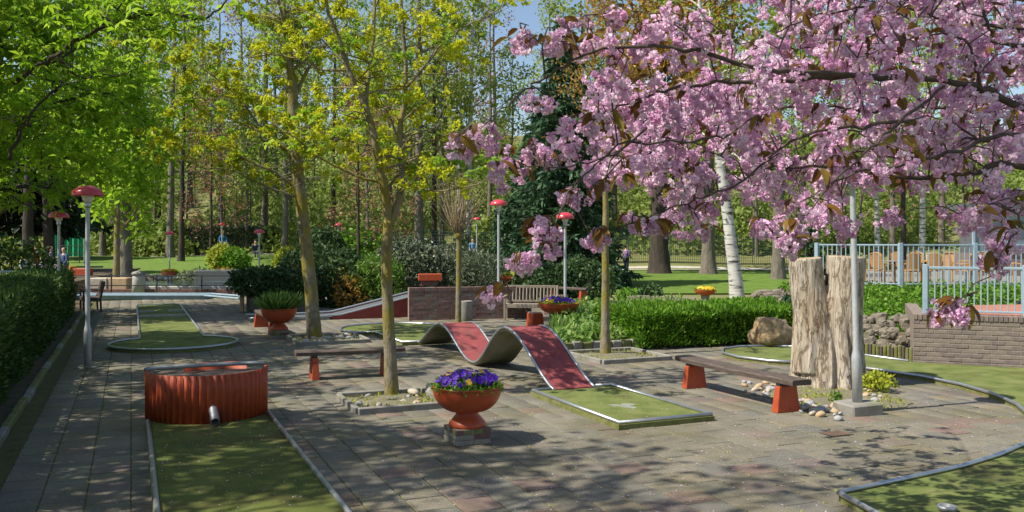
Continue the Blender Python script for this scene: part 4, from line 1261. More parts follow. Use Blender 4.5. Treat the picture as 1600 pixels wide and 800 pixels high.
for k in range(5):
    bm = bmesh.new(); bmesh.ops.create_icosphere(bm, subdivisions=2, radius=1)
    for v_ in bm.verts:
        q_ = v_.co.copy(); s_ = max(abs(q_.x), abs(q_.y), abs(q_.z)); q_ = q_.lerp(q_ / s_ * .82, .7)
        v_.co = q_ * (1 + .34 * noise.noise(q_ * 1.3 + Vector((k * 5, 2, 0)))) + Vector((rng.normal(), rng.normal(), rng.normal())) * .045
    me = bpy.data.meshes.new('stone'); bm.to_mesh(me); bm.free(); me.materials.append(MT['rubble']); rub_me.append(me)
rk = thing('rock_wall', 'rough dry stone rock wall below the leafy bank right of the stump', 'rock wall')
for k in range(120):
    t = rng.uniform(); q = Vector((6.75, 17.05, 0)).lerp(Vector((8.25, 16.3, 0)), t); lv_ = rng.uniform(0, .62)
    o = link('stone', rub_me[k % 5], rk); o.location = q + Vector((rng.normal() * .03, .2 + lv_ * .6, .12 + lv_)); r = rng.uniform(.05, .115)
    o.scale = (r * 1.25, r, r * .9); o.rotation_euler = (rng.normal() * .3, rng.normal() * .3, rng.uniform(0, 6))
settle(rk, (7.4, 16.9, 0), 0)
pa_ = thing('log_palisade', 'low mossy edging of upright half logs at the foot of the rock wall', 'palisade')
for k in range(20):
    q = Vector((6.55, 16.75, 0)).lerp(Vector((7.5, 15.95, 0)), k / 19)
    b = MB(); hh = .26 + rng.normal() * .01
    b.lathe([(.034, 0), (.034, hh - .012), (.028, hh)], q, 8); b.build('log', MT['moss_edge'] if k % 3 else MT['darkwood'], pa_, smooth=False)
settle(pa_, (7.0, 16.35, 0), 0)

# ---- cafe chairs, tables, pavilion
def cafe_chair():
    root = thing('cafe_chair', None, 'chair')
    wood = MT['teak']; fr = MT['rattan']
    for x in (-.2, .2):
        b = MB(); b.tube([(x, -.2, 0), (x, -.19, .64)], .017, 6); b.build('leg', fr, root)
        b = MB(); b.tube([(x, .2, 0), (x, .2, .45), (x * .95, .3, .92)], .017, 6); b.build('leg', fr, root)
        b = MB(); b.tube([(x, -.2, .64), (x * 1.05, 0, .66), (x, .24, .68)], .017, 6); b.build('armrest', fr, root)
    b = MB(); b.cbox((0, 0, .45), (.44, .44, .035), .01); b.build('seat', MT['woven'], root)
    b = MB(); b.tube([(-.19, .29, .88)] + [(-.19 * math.cos(t), .30, .9 + .10 * math.sin(t)) for t in [math.pi * i / 8 for i in range(9)]] + [(.19, .29, .88)], .019, 6); b.build('top_rail', fr, root)
    vs = []; fs = []
    for i in range(7):
        t = -1 + 2 * i / 6
        for z in (.52, .72, .93 + .05 * (1 - t * t)): vs.append((t * .185, .22 + (z - .5) * .17 + .04 * (1 - t * t), z))
    for i in range(6):
        for k in range(2): fs.append((i * 3 + k, i * 3 + k + 1, i * 3 + 4 + k, i * 3 + 3 + k))
    vs2 = [(x, y + .015, z) for x, y, z in vs]; n = len(vs)
    b = MB(); b.add(vs + vs2, fs + [tuple(reversed([q + n for q in f_])) for f_ in fs]); b.build('backrest', MT['woven'], root)
    return root
MT['rattan'] = M('orange_rattan_frame', [(.34, .17, .05), (.48, .27, .09)], 12, .5, .1)
MT['woven'] = M('woven_tan_seat', [(.30, .15, .05), (.45, .26, .11)], 40, .7, .5, 90)
MT['cushion'] = M('amber_cushion', [(.5, .24, .03), (.62, .33, .05)], 8, .8, .2)
ch0 = cafe_chair(); ch0['group'] = 'rattan cafe chairs on the terrace'
tz = zt_ - .02
spots = [(1382, 27.6, 1.9, 'leftmost rattan chair behind the far balustrade'), (1424, 28.2, -1.2, 'tan rattan chair left of the amber table on the terrace'), (1440, 30.0, .3, 'rattan chair partly hidden behind the amber table'),
         (1462, 27.8, 2.6, 'rattan chair facing the amber table from the front'), (1500, 28.0, 1.2, 'rattan chair beside the second terrace table'), (1530, 28.4, -1.4, 'rattan chair right of the second terrace table'),
         (1548, 27.6, 2.9, 'rattan chair with its back to the far railing at the right'), (1580, 28.6, .5, 'rightmost rattan chair under the drooping blossom'), (1365, 28.6, -.6, 'rattan chair just right of the stump behind the railing'), (1408, 29.8, 2.2, 'rattan chair right behind the railing post'),
         (1478, 29.6, -.8, 'rattan chair half way between the amber and the wooden table'), (1515, 27.5, 3.3, 'rattan chair in front of the wooden table with its back to the railing'), (1545, 30.2, .2, 'rattan chair at the back of the terrace near the pavilion window'), (1425, 27.3, 2.9, 'rattan chair nearest the railing left of the amber table')]
for i, (px, Y, rz, lb) in enumerate(spots):
    o = ch0 if i == 0 else copy_tree(ch0)
    o['label'] = lb; move(o, ((px - 800) * Y / FPX, Y, tz), rz)
def table(px, Y, label, cloth):
    root = thing('cafe_table', label, 'table', group='cafe tables on the terrace')
    b = MB(); b.lathe([(.34, .70), (.36, .71), (.36, .735), (.34, .74)], n=28); b.build('tabletop', cloth, root)
    b = MB(); b.lathe([(.03, .03), (.03, .70)], n=10); b.build('column', MT['darkmetal'], root)
    b = MB(); b.lathe([(.24, 0), (.22, .025), (.04, .04)], n=20); b.build('foot', MT['darkmetal'], root)
    return move(root, ((px - 800) * Y / FPX, Y, tz))
table(1446, 28.9, 'round amber topped cafe table behind the far balustrade', MT['cushion'])
table(1516, 29.0, 'round wooden cafe table right of the amber one', MT['rattan'])
table(1398, 29.0, 'round pale cafe table just right of the stump', MT['teak'])
for px, Y, lb in ((1451, 28.9, 'small pale menu holder standing on the amber cafe table'), (1556, 29.0, 'small white lantern on the right of the terrace')):
    b = MB(); b.cbox((0, 0, .10), (.13, .09, .2), .012); b.cbox((0, 0, .21), (.15, .11, .02), .006)
    o = tag(b.build('table_lantern', MT['concrete_light']), lb, 'lantern'); o.location = ((px - 800) * Y / FPX, Y, tz + (.741 if px < 1500 else .741))
    if px > 1500: o.location.x = (1516 - 800) * 29 / FPX + .1
pv = thing('pavilion', 'blue and white framed cafe pavilion at the far right behind the blossom', 'building')
X0, X1, Yp = 18.1, 25.0, 35.0
b = MB(); b.box(((X0 + X1) / 2, Yp + .7, tz + .45), (X1 - X0, 1.4, .9)); b.build('plinth_wall', MT['brick2'], pv)
b = MB(); b.box(((X0 + X1) / 2, Yp + .7, tz + 1.75), (X1 - X0 - .3, 1.2, 1.7)); b.build('inner_wall', MT['slate'], pv)
b = MB(); b.box(((X0 + X1) / 2, Yp + .6, tz + 2.75), (X1 - X0 + .4, 1.9, .22)); b.build('roof', MT['slate'], pv)
MT['glass'] = M('window_glass', [(.10, .15, .18), (.2, .27, .31)], 1.5, .06, 0, spec=.8)
for i in range(7):
    x = X0 + .65 + i * 1.32
    b = MB()
    for (cx, cz, sx, sz) in ((-.6, .0, .08, 1.6), (.6, .0, .08, 1.6), (0, .78, 1.12, .08), (0, -.78, 1.12, .08), (0, .2, 1.12, .06)): b.box((x + cx, Yp - .02, tz + 1.72 + cz), (sx, .1, sz))
    w = b.build('window', MT['bluemetal'], pv)
    b = MB(); b.box((x, Yp + .02, tz + 1.72), (1.12, .02, 1.5)); b.build('pane', MT['glass'], w)
settle(pv, (X0, Yp, tz), 0)

# ---- ski-jump ramp lane left of the low brick wall
rp = thing('ramp_lane', 'steel edged ramp lane with dark red sides rising to the low plum wall', 'golf lane')
O_ = G(530, 499); rd = Vector((.93, .37, 0)).normalized(); rn = Vector((-rd.y, rd.x, 0)); wid = 1.25
def ramp_z(s): return .06 + .02 * smooth(-.9, 0, s) + max(0, s) * .225 if s > -.9 else .06
ss_ = [-2.4 + 5.1 * i / 44 for i in range(45)]
def strip_(y0_, y1_, dz1, zlow, smin=-99):
    vs = []; fs = []; q = [s_ for s_ in ss_ if s_ >= smin]
    for s_ in q:
        z = ramp_z(s_); lo = zlow if zlow is not None else z - .05
        a_ = O_ + rd * s_ + rn * y0_; c_ = O_ + rd * s_ + rn * y1_
        vs += [(a_.x, a_.y, z + dz1), (c_.x, c_.y, z + dz1), (c_.x, c_.y, lo), (a_.x, a_.y, lo)]
    for i in range(len(q) - 1):
        for k in range(4): fs.append((i * 4 + k, i * 4 + (k + 1) % 4, i * 4 + 4 + (k + 1) % 4, i * 4 + 4 + k))
    e = (len(q) - 1) * 4; fs += [(3, 2, 1, 0), (e, e + 1, e + 2, e + 3)]
    b = MB(); b.add(vs, fs); return b
strip_(.03, wid - .03, 0, None).build('deck', MT['slate'], rp)
for y_ in (0, wid):
    strip_(y_ - .015, y_ + .015, .03, -.02, -.25).build('side_panel', MT['darkred'], rp)
    strip_(y_ - .025, y_ + .025, -.02, -.02).build('kerb', MT['concrete'], rp) if False else None
    b = MB(); b.tube([O_ + rd * s_ + rn * y_ + Vector((0, 0, ramp_z(s_) + .045)) for s_ in ss_], .028, 6); b.build('edge_rail', MT['steel'], rp, smooth=True)
a_ = [O_ + rd * s_ + rn * y_ for s_, y_ in ((-2.4, -.02), (-.27, -.02), (-.27, wid + .02), (-2.4, wid + .02))]
b = MB(); b.prism(ccw([q[:2] for q in a_]), -.02, .052); b.build('base', MT['concrete'], rp)
settle(rp, O_, 0)
ob = thing('golf_obstacle', 'red box on a dark block standing on top of the low plum brick wall', 'golf obstacle')
b = MB(); b.cbox((0, 0, .24), (.68, .36, .20), .012); b.build('top_box', MT['redpaint'], ob, bevel=.006)
b = MB(); b.cbox((-.03, .02, .07), (.46, .3, .14), .008); b.build('block', MT['brick_dark'], ob)
p = P(671, 448, 25.55); ob.location = (p.x, 25.75, .902); ob.rotation_euler = (0, 0, R(8))
# red block by the bench, red low wall in the bed
ob = thing('golf_obstacle', 'red painted block at the right end of the park bench', 'golf obstacle')
b = MB(); b.box((0, 0, .18), (.34, .4, .36), 0, 0, .86); b.build('body', MT['redpaint'], ob, bevel=.015)
b = MB(); b.box((0, 0, .372), (.25, .3, .02)); b.build('cap', MT['concrete'], ob)
ob.location = G(836, 511); ob.rotation_euler = (0, 0, ROT_UV)
plank_bench('low bench with red side boards half hidden in the planting bed', G(905, 498), G(952, 497), .42, .25)

# ---- planting bed with its stone edge behind the wave
bed = thing('planting_bed', 'stone edged planting bed full of bright green leaves behind the wave', 'flower bed')
e0, e1, e2 = G(862, 552), G(1000, 545), G(1012, 520)
bl = MB()
N_ = 9
for k in range(N_):
    a_ = e0.lerp(e1, k / N_); c_ = e0.lerp(e1, (k + 1) / N_); m_ = (a_ + c_) / 2; d_ = c_ - a_
    b = MB(); b.cbox((m_.x, m_.y, .09), (d_.length - .012, .12, .22 + rng.normal() * .01), .018, math.atan2(d_.y, d_.x)); b.build('edge_stone', MT['moss_edge'] if k % 2 else MT['concrete'], bed)
b = MB(); b.prism(ccw([e0[:2], e1[:2], (5.0, 26), (1.2, 25.5)]), -.04, .15); b.build('soil', MT['soil'], bed)
pts = []; 
while len(pts) < 6500:
    t, s = rng.uniform(), rng.uniform() ** .9
    q = e0.lerp(e1, t).lerp(Vector((1.2, 25.5, 0)).lerp(Vector((5.0, 26, 0)), t), s)
    if noise.noise(Vector((q.x * 1.2, q.y * .8, 3))) < -.22: continue
    hgt = .22 + .28 * max(0, noise.noise(Vector((q.x * .9, q.y * .7, 11)))) + .18 * s
    pts.append((q.x, q.y, .12 + rng.uniform() * hgt))
pts = np.array(pts); sp = np.array([noise.noise(Vector((p_[0] * .9, p_[1] * .6, 31))) for p_ in pts])
tag(leaves('lily_leaves', pts[sp > .05], .24, LF['grass_pale'], bed, rng, aspect=.16, droop=-1.2), kind='stuff')
tag(leaves('ground_cover', pts[sp <= .05], .12, LF['grass_pale'], bed, rng, aspect=.6, droop=-.3), kind='stuff')
settle(bed, e0, 0)

# ---- left far pool garden
Yf = 33.6
def line_rail(label, pts_px, Y, z0, h, posts):
    root = thing('iron_railing', label, 'railing')
    xs2 = [(px - 800) * Y / FPX for px in pts_px]
    for z in (h, h * .55):
        b = MB(); b.tube([(xs2[0], Y, z0 + z), (xs2[-1], Y, z0 + z)], .022, 6); b.build('rail', MT['darkmetal'], root)
    for px in posts:
        b = MB(); b.tube([((px - 800) * Y / FPX, Y, z0), ((px - 800) * Y / FPX, Y, z0 + h)], .028, 6); b.build('post', MT['darkmetal'], root)
    return settle(root, (xs2[0], Y, z0), 0)
line_rail('thin black two bar iron railing in front of the far pools', (112, 382), 34.5, 0, .84, (115, 174, 245, 315, 378))
root = thing('golf_lane', 'long blue-grey golf lane seen edge on in front of the iron railing', 'golf lane')
b = MB(); b.cbox(((218 - 800) * Yf / FPX, Yf, .07), (5.2, .8, .14), .01); b.build('deck', MT['bluelane'], root)
b = MB(); b.tube([((112 - 800) * Yf / FPX, Yf - .42, .16), ((325 - 800) * Yf / FPX, Yf - .42, .16), ((380 - 800) * 32.5 / FPX, 32.0, .12)], .035, 6); b.build('rail', MT['bluemetal'], root)
b = MB(); b.tube([((112 - 800) * Yf / FPX, Yf + .42, .17), ((325 - 800) * Yf / FPX, Yf + .42, .17), ((380 - 800) * 32.5 / FPX, 32.7, .16)], .035, 6); b.build('rail', MT['bluemetal'], root)
settle(root, ((218 - 800) * Yf / FPX, Yf, 0), 0)
root = thing('garden_wall', 'low dark brick edging wall behind the blue-grey lane', 'garden wall')
b = MB()
for k in range(26):
    for r in range(2): b.cbox((-16.6 + k * .27 + (r % 2) * .13, 35.2, .09 + r * .13), (.26, .2, .12), .006)
tag(b.build('block', MT['brick_dark'], root), kind='stuff')
b = MB(); b.box((-13.2, 35.34, .13), (7.1, .1, .26)); b.build('core', MT['mortar'], root); settle(root, (-13.2, 35.2, 0))
root = thing('pool', 'shallow pale rimmed pool with blue-grey water behind the iron railing', 'pool')
b = MB(); b.cbox((-13.0, 38.2, .18), (8.0, 4.4, .36), .03); b.build('basin', MT['concrete_light'], root)
b = MB(); b.box((-13.0, 38.2, .37), (7.4, 3.8, .03)); b.build('water', MT['water'], root); settle(root, (-13, 38.2, 0))
root = thing('pool', 'raised dark blue tank at the right end of the far pools', 'pool')
b = MB(); b.cbox((-12.4, 42.2, .40), (4.6, 2.0, .82), .02); b.build('basin', MT['slate'], root)
b = MB(); b.box((-12.4, 42.2, .815), (4.2, 1.7, .02)); b.build('water', MT['water'], root); settle(root, (-12.4, 42.2, 0))
root = thing('stone_planter', 'beige stone block planter beside the young green trunk at left', 'planter')
for i_, (dx, w_) in enumerate(((-.45, .7), (.3, .75))):
    b = MB(); b.cbox((dx, .03 * i_, .36), (w_, .7, .72), .03); b.build('block', MT['stone_tan' if i_ else 'stone_pale'], root)
p = G(170, 463); root.location = (p.x, p.y + .4, 0)
root = thing('stone_planter', 'dark concrete planter holding the shrubs left of the mossy trunk', 'planter')
pA, pB = G(383, 487), G(478, 486); m_ = (pA + pB) / 2
b = MB(); b.cbox((0, .5, .3), ((pB - pA).length, 1.0, .6), .02); b.build('trough', MT['concrete'], root)
b = MB(); b.box((0, .5, .6), ((pB - pA).length - .12, .88, .03)); b.build('soil', MT['soil'], root)
root.location = m_
b = MB(); b.cbox((0, 0, .3), (.10, .16, .6), .01); o = tag(b.build('edge_post', MT['stone_tan']), 'yellowish corner post of the dark concrete planter', 'post'); o.location = pA + Vector((-.08, -.05, 0))
root = thing('retaining_wall', 'grey retaining wall along the front of the far lawn', 'garden wall')
b = MB()
for k in range(30): b.cbox((-25 + k * .76, 44.3 + .05 * rng.normal(), .22), (.74, .3, .52 + .02 * rng.normal()), .02)
tag(b.build('block', MT['concrete'], root), kind='stuff')
b = MB(); b.box((-14, 44.45, .2), (22.8, .14, .44)); b.build('core', MT['mortar'], root); settle(root, (-14, 44.3, 0))
root = thing('garden_wall', 'row of grey white boulders at the left of the far lawn', 'garden wall')
for k in range(16):
    o = link('stone', stone_me[[1, 4, 7, 0][k % 4]], root); o.location = (-19.6 + k * .27, 43.6 + rng.normal() * .15, .3 + rng.uniform(0, .25)); o.scale = (.2, .17, .17); o.rotation_euler = (0, 0, rng.uniform(0, 6))
settle(root, (-18, 43.6, 0))
root = thing('wooden_steps', 'wooden garden steps rising beside the left lawn', 'steps')
for k in range(5):
    b = MB(); b.cbox((-22.6 + k * .0, 45 + k * .55, .25 + k * .14), (1.6, .5, .08), .01); b.build('step', MT['teak'], root)
settle(root, (-22.6, 45, 0))
root = thing('play_box', 'orange and red painted box near the wooden steps', 'box')
b = MB(); b.cbox((0, 0, .45), (.75, .6, .9), .02); b.build('body', MT['redpaint'], root)
b = MB(); b.cbox((-.42, -.05, .5), (.16, .6, 1.0), .02); b.build('end_panel', MT['cushion'], root)
p = P(128, 443, 40); root.location = (p.x, p.y, .05)
root = thing('garden_table', 'grey table top showing above the left hedge at the picture edge', 'table')
b = MB(); b.cbox((0, 0, 1.36), (1.1, .8, .05), .01); b.build('tabletop', MT['bluelane'], root)
for sx in (-.45, .45):
    for sy in (-.3, .3):
        b = MB(); b.cbox((sx, sy, .67), (.06, .06, 1.34), .005); b.build('leg', MT['darkmetal'], root)
p = P(6, 423, 24.5); root.location = (p.x, p.y, p.z - 1.385)
b = MB(); b.prism(ccw([UV(u, v)[:2] for u, v in ((19, -3.05), (31, -3.05), (56, 0.5), (56, -16), (19, -16))]), -.05, .62); tag(b.build('side_terrace', MT['soil']), kind='structure')
# right lawn edging logs, boulders
root = thing('log_edging', 'low pale upright log edging round the bush on the right lawn', 'edging')
for k in range(34):
    t = k / 33; q = P(985, 470, 29.5).lerp(P(1085, 470, 28.5), t); hh = .36 + rng.normal() * .015
    b = MB(); b.lathe([(.055, 0), (.055, hh - .015), (.045, hh)], (q.x, q.y + .25 * math.sin(t * 3), .02), 8); b.build('log', MT['teak'], root)
settle(root, (5, 29, 0))
root = thing('rock_wall', 'flat grey stones stacked in low steps right of the birch', 'rock wall')
for k in range(18):
    q = P(rng.uniform(1172, 1245), 462, 30); o = link('stone', rub_me[k % 5], root); o.location = (q.x, 30 + rng.normal() * .4, .1 + rng.uniform(0, .35)); o.scale = (.34, .22, .13); o.rotation_euler = (0, 0, rng.uniform(-.4, .4))
settle(root, (8.8, 30, 0))
# green windbreak screens far left
root = thing('windbreak', 'bright green screen cloth behind the people at the far left', 'screen')
MT['greencloth'] = M('green_screen_cloth', [(.015, .20, .09), (.03, .30, .15)], 3, .7, .3, 10)
for a_, c_ in ((72, 93), (101, 131)):
    x0, x1 = (a_ - 800) * 56 / FPX, (c_ - 800) * 56 / FPX
    vs = []; fs = []
    for i in range(13):
        x = x0 + (x1 - x0) * i / 12
        for z in (1.2, 2.95 - .05 * (i % 3)): vs.append((x, 56 + .08 * math.sin(i * 1.9), z))
        for z in (2.95 - .05 * (i % 3), 1.2): vs.append((x, 56.03 + .08 * math.sin(i * 1.9), z))
    for i in range(12):
        for k in range(4): fs.append((i * 4 + k, i * 4 + (k + 1) % 4, i * 4 + 4 + (k + 1) % 4, i * 4 + 4 + k))
    b = MB(); b.add(vs, fs); b.build('cloth', MT['greencloth'], root)
    for x in (x0, x1):
        b = MB(); b.tube([(x, 56.1, .3), (x, 56.1, 3.0)], .04, 6); b.build('post', MT['darkmetal'], root)
settle(root, (-29, 56, .4))
line_rail('dark handrail in front of the green windbreak', (92, 134), 52, .9, 1.0, (92, 107, 124, 134))

# ---- chain-link fence at the foot of the wood
def chain_fence(label, x0, x1, Y, z0, h, bay=2.6):
    root = thing('mesh_fence', label, 'fence'); n = int((x1 - x0) / bay); mesh = MB()
    for i in range(n + 1):
        x = x0 + (x1 - x0) * i / n; z = H(x, Y)
        b = MB(); b.tube([(x, Y, z), (x, Y, z + h)], .035, 6); b.build('post', MT['greenmetal'], root)
    z_ = lambda x: H(x, Y)
    b = MB(); b.tube([(x0 + (x1 - x0) * i / 20, Y, z_(x0 + (x1 - x0) * i / 20) + h - .03) for i in range(21)], .022, 5); b.build('top_rail', MT['greenmetal'], root)
    k = int((x1 - x0) / .13)
    for i in range(k):
        x = x0 + (x1 - x0) * i / k; z = z_(x)
        mesh.tube([(x, Y, z + .02), (x, Y, z + h)], .016, 3, False)
    for j in range(9):
        mesh.tube([(x0 + (x1 - x0) * i / 16, Y + .01, z_(x0 + (x1 - x0) * i / 16) + h * (j + .3) / 9.3) for i in range(17)], .014, 3, False)
    tag(mesh.build('wire_mesh', MT['greenmetal'], root), kind='stuff')
    settle(root, (x0, Y, H(x0, Y)), 0)
chain_fence('long green wire mesh fence along the wood behind the right lawn', -3.4, 19.5, 61.5, 0, 2.0)
chain_fence('green wire mesh fence behind the shrubs left of centre', -14.5, -3.8, 60, 0, 2.0)

# ---- people
def skin(name, nodes, edges, radii, mat, parent, sub=1, root_i=0):
    me = bpy.data.meshes.new('tmp'); me.from_pydata(nodes, edges, []); o = bpy.data.objects.new('tmp', me); COL.objects.link(o)
    o.modifiers.new('k', 'SKIN'); s = o.modifiers.new('s', 'SUBSURF'); s.levels = sub; s.render_levels = sub
    for i, r in enumerate(radii):
        sv = me.skin_vertices[0].data[i]; sv.radius = r if isinstance(r, tuple) else (r, r); sv.use_root = (i == root_i)
    dg = bpy.context.evaluated_depsgraph_get(); dg.update()
    m2 = bpy.data.meshes.new_from_object(o.evaluated_get(dg)); bpy.data.objects.remove(o); m2.name = name
    m2.materials.clear(); m2.materials.append(mat); m2.polygons.foreach_set('use_smooth', [True] * len(m2.polygons))
    return link(name, m2, parent)
MT['skin'] = M('skin', [(.48, .29, .21), (.56, .36, .27)], 6, .55, 0)
def cloth(name, c): return M(name, [tuple(x * .75 for x in c), c], 5, .85, .3, 25)
def person(label, loc, rz, top, legs, hair, seated=False, h=1.7, hairlong=False, bald=False):
    root = thing('person', label, 'person'); k = h / 1.7
    S_ = lambda l: [tuple(c * k for c in v) for v in l]
    if seated:
        hip = .47; kz = .47
        kn = [(-.1, -.42, .47), (.1, -.42, .47)]; an = [(-.1, -.44, .08), (.1, -.44, .08)]; tz0 = -.40
    else:
        kn = [(-.10, -.03, .48), (.11, -.05, .48)]; an = [(-.10, .03, .08), (.13, -.01, .08)]; tz0 = 0
    hz_ = .92 + (tz0 if seated else 0)
    pel = (0, 0, hz_); ch_ = (0, .01, hz_ + .34); nk = (0, 0, hz_ + .52); hd_ = (0, -.02, hz_ + .66); ht = (0, -.02, hz_ + .76)
    shl, shr = (-.18, 0, hz_ + .46), (.18, 0, hz_ + .46)
    ell, elr = (-.25, -.04, hz_ + .2), (.25, -.04, hz_ + .2); wl, wr = (-.22, -.2, hz_ + .04), (.22, -.2, hz_ + .04)
    hl, hr = (-.21, -.28, hz_ + .0), (.21, -.28, hz_ + .0)
    hipl, hipr = (-.1, 0, hz_ - .02), (.1, 0, hz_ - .02)
    tl, tr = (an[0][0], an[0][1] - .14, .04), (an[1][0], an[1][1] - .14, .04)
    nodes = [pel, ch_, nk, hd_, ht, shl, ell, wl, hl, shr, elr, wr, hr, hipl, kn[0], an[0], tl, hipr, kn[1], an[1], tr]
    edges = [(0, 1), (1, 2), (2, 3), (3, 4), (1, 5), (5, 6), (6, 7), (7, 8), (1, 9), (9, 10), (10, 11), (11, 12), (0, 13), (13, 14), (14, 15), (15, 16), (0, 17), (17, 18), (18, 19), (19, 20)]
    rad = [(.12, .1), (.14, .1), .055, .085, .075, .055, .043, .032, .035, .055, .043, .032, .035, .085, .06, .042, .035, .085, .06, .042, .035]
    rad = [tuple(x * k for x in r) if isinstance(r, tuple) else r * k for r in rad]
    # five short fingers on each hand
    fi = []
    for hi, sx in ((8, -1), (12, 1)):
        base = nodes[hi]
        for q in range(5):
            n_ = len(nodes); off = (q - 2) * .016
            nodes.append((base[0] + off, base[1] - (.07 if q else .03), base[2] - (.03 if q else -.01))); edges.append((hi, n_)); rad.append(.009 * k)
    skin('body', S_(nodes), edges, rad, MT['skin'], root)
    g = 1.17
    i_ = [0, 1, 2, 5, 6, 7, 9, 10, 11]; mp = {q: j for j, q in enumerate(i_)}
    skin('jacket', S_([nodes[q] if q != 2 else (0, 0, hz_ + .47) for q in i_]), [(mp[a_], mp[b__]) for a_, b__ in edges if a_ in mp and b__ in mp], [tuple(x * g for x in rad[q]) if isinstance(rad[q], tuple) else rad[q] * (1.3 if q != 2 else 1.15) for q in i_], top, root)
    i_ = [0, 13, 14, 15, 17, 18, 19]; mp = {q: j for j, q in enumerate(i_)}
    skin('trousers', S_([nodes[q] for q in i_]), [(mp[a_], mp[b__]) for a_, b__ in edges if a_ in mp and b__ in mp], [tuple(x * g for x in rad[q]) if isinstance(rad[q], tuple) else rad[q] * 1.22 for q in i_], legs, root)
    if not bald:
        hn = [(0, .0, hz_ + .76), (0, .05, hz_ + .68)] + ([(0, .08, hz_ + .5)] if hairlong else [(0, .06, hz_ + .62)])
        skin('hair', S_(hn), [(0, 1), (1, 2)], [.085 * k, .092 * k, (.07 if hairlong else .05) * k], hair, root)
    move(root, loc, rz)
    return root
dk = cloth('dark_hair', (.05, .03, .02)); gi = cloth('ginger_hair', (.42, .12, .03)); navy = cloth('navy_cloth', (.025, .035, .07)); blue = cloth('blue_cloth', (.03, .20, .42))
pinkc = cloth('magenta_cloth', (.5, .05, .22)); red = cloth('orange_red_cloth', (.5, .08, .03)); grey = cloth('grey_cloth', (.15, .15, .16)); mauve = cloth('mauve_cloth', (.2, .12, .30))
zg = lambda x, y: H(x, y) + .1
def at(px, Y): return (px - 800) * Y / FPX
x = at(978, 50.5); person('standing person in a mauve top and dark blue trousers on the right lawn', (x, 50.5, H(x, 50.5) + .06), 2.2, mauve, navy, dk, False, 1.72)
for o in COL.objects:
    pass
x = at(348, 63.2); person('person in a bright blue jacket standing before the far hedge', (x, 63.2, H(x, 63.2) + .06), .5, blue, grey, dk, False, 1.7)
x = at(399, 60); person('person in dark blue half hidden right of the far lawn', (x, 60, H(x, 60) + .06), .5, navy, grey, dk, True, 1.65)
x = at(57, 39); person('ginger haired person in orange red seated behind the left hedge', (x, 39, .63), .8, red, grey, gi, True, 1.7)
x = at(39, 36); person('ginger child seated lowest behind the left hedge', (x, 36, .63), .8, cloth('pale_top', (.3, .35, .38)), grey, gi, True, 1.35)
x = at(79, 40); person('dark haired person in a black jacket seated left of the lamp pole', (x, 40, .63), 2.4, navy, grey, dk, True, 1.75)
x = at(100, 38); person('person in a dark blue shirt seated right of the lamp pole behind the hedge', (x, 38, .63), -.5, cloth('dark_blue_shirt', (.06, .1, .2)), grey, dk, True, 1.7)
x = at(738, 60); person('person in light blue glimpsed behind the fence left of the spruce', (x, 60.3, H(x, 60.3)), .2, cloth('light_blue', (.15, .3, .5)), grey, dk, False, 1.7)

# ================================================================== TREES
class Tree:
    def __init__(self, seed):
        self.r = random.Random(seed); self.trunk = MB(); self.br = MB(); self.tips = []; self.n = 0
    def gv(self, s=1.0): return Vector((self.r.gauss(0, s), self.r.gauss(0, s), self.r.gauss(0, s)))
    def limb(self, pts, rad, sides=10, main=True, rough=0.0):
        (self.trunk if main else self.br).tube(pts, rad, sides)
    def grow(self, p, d, L, r, lev, maxlev, wander=.16, trop=.05, kids=(5, 5, 4), ratio=.55, ang=.9, sides=(6, 5, 4, 3), start=.25, flat=0.0, tipstart=.3):
        n = max(3, int(L / (.28 if lev < 2 else .18)) + 1); n = min(n, 9)
        pts = [Vector(p)]; d = Vector(d).normalized()
        dirs = [d.copy()]
        for i in range(n):
            d = d + self.gv(wander) + Vector((0, 0, trop))
            if flat: d.z *= (1 - flat)
            d.normalize(); pts.append(pts[-1] + d * (L / n)); dirs.append(d.copy())
        e = .3 if lev < maxlev else .25
        rad = [r * (1 - (1 - e) * i / n) for i in range(n + 1)]
        self.br.tube(pts, rad, sides[min(lev, 3)], False)
        if lev >= maxlev:
            for i in range(n + 1):
                if i / n >= tipstart: self.tips.append(pts[i].copy())
            return
        kk = kids[min(lev, len(kids) - 1)]
        for j in range(kk):
            t = start + (1 - start) * (j + self.r.random()) / kk
            i = min(n, int(t * n)); 
            ax = dirs[i].orthogonal().normalized(); ax = Quaternion(dirs[i], self.r.uniform(0, 6.283)) @ ax
            dd = (Quaternion(ax, ang * self.r.uniform(.6, 1.2)) @ dirs[i])
            self.grow(pts[i], dd, L * ratio * self.r.uniform(.7, 1.15) * (1.1 - .4 * t), rad[i] * .62, lev + 1, maxlev, wander, trop, kids, ratio, ang, sides, start, flat, tipstart)
        self.tips.append(pts[-1].copy())
def tpath(pts, rad, sub=4, jit=0.0, rr=None):
    """smooth a hand placed limb (Catmull-Rom)"""
    P_ = [Vector(p) for p in pts]; out = []; ro = []
    for i in range(len(P_) - 1):
        p0 = P_[max(0, i - 1)]; p1 = P_[i]; p2 = P_[i + 1]; p3 = P_[min(len(P_) - 1, i + 2)]
        for k in range(sub):
            t = k / sub
            q = .5 * ((2 * p1) + (p2 - p0) * t + (2 * p0 - 5 * p1 + 4 * p2 - p3) * t * t + (3 * p1 - p0 - 3 * p2 + p3) * t ** 3)
            if jit and (i or k): q += Vector((rr.gauss(0, jit), rr.gauss(0, jit), rr.gauss(0, jit)))
            out.append(q); ro.append(rad[i] + (rad[i + 1] - rad[i]) * t)
    out.append(P_[-1]); ro.append(rad[-1]); return out, ro
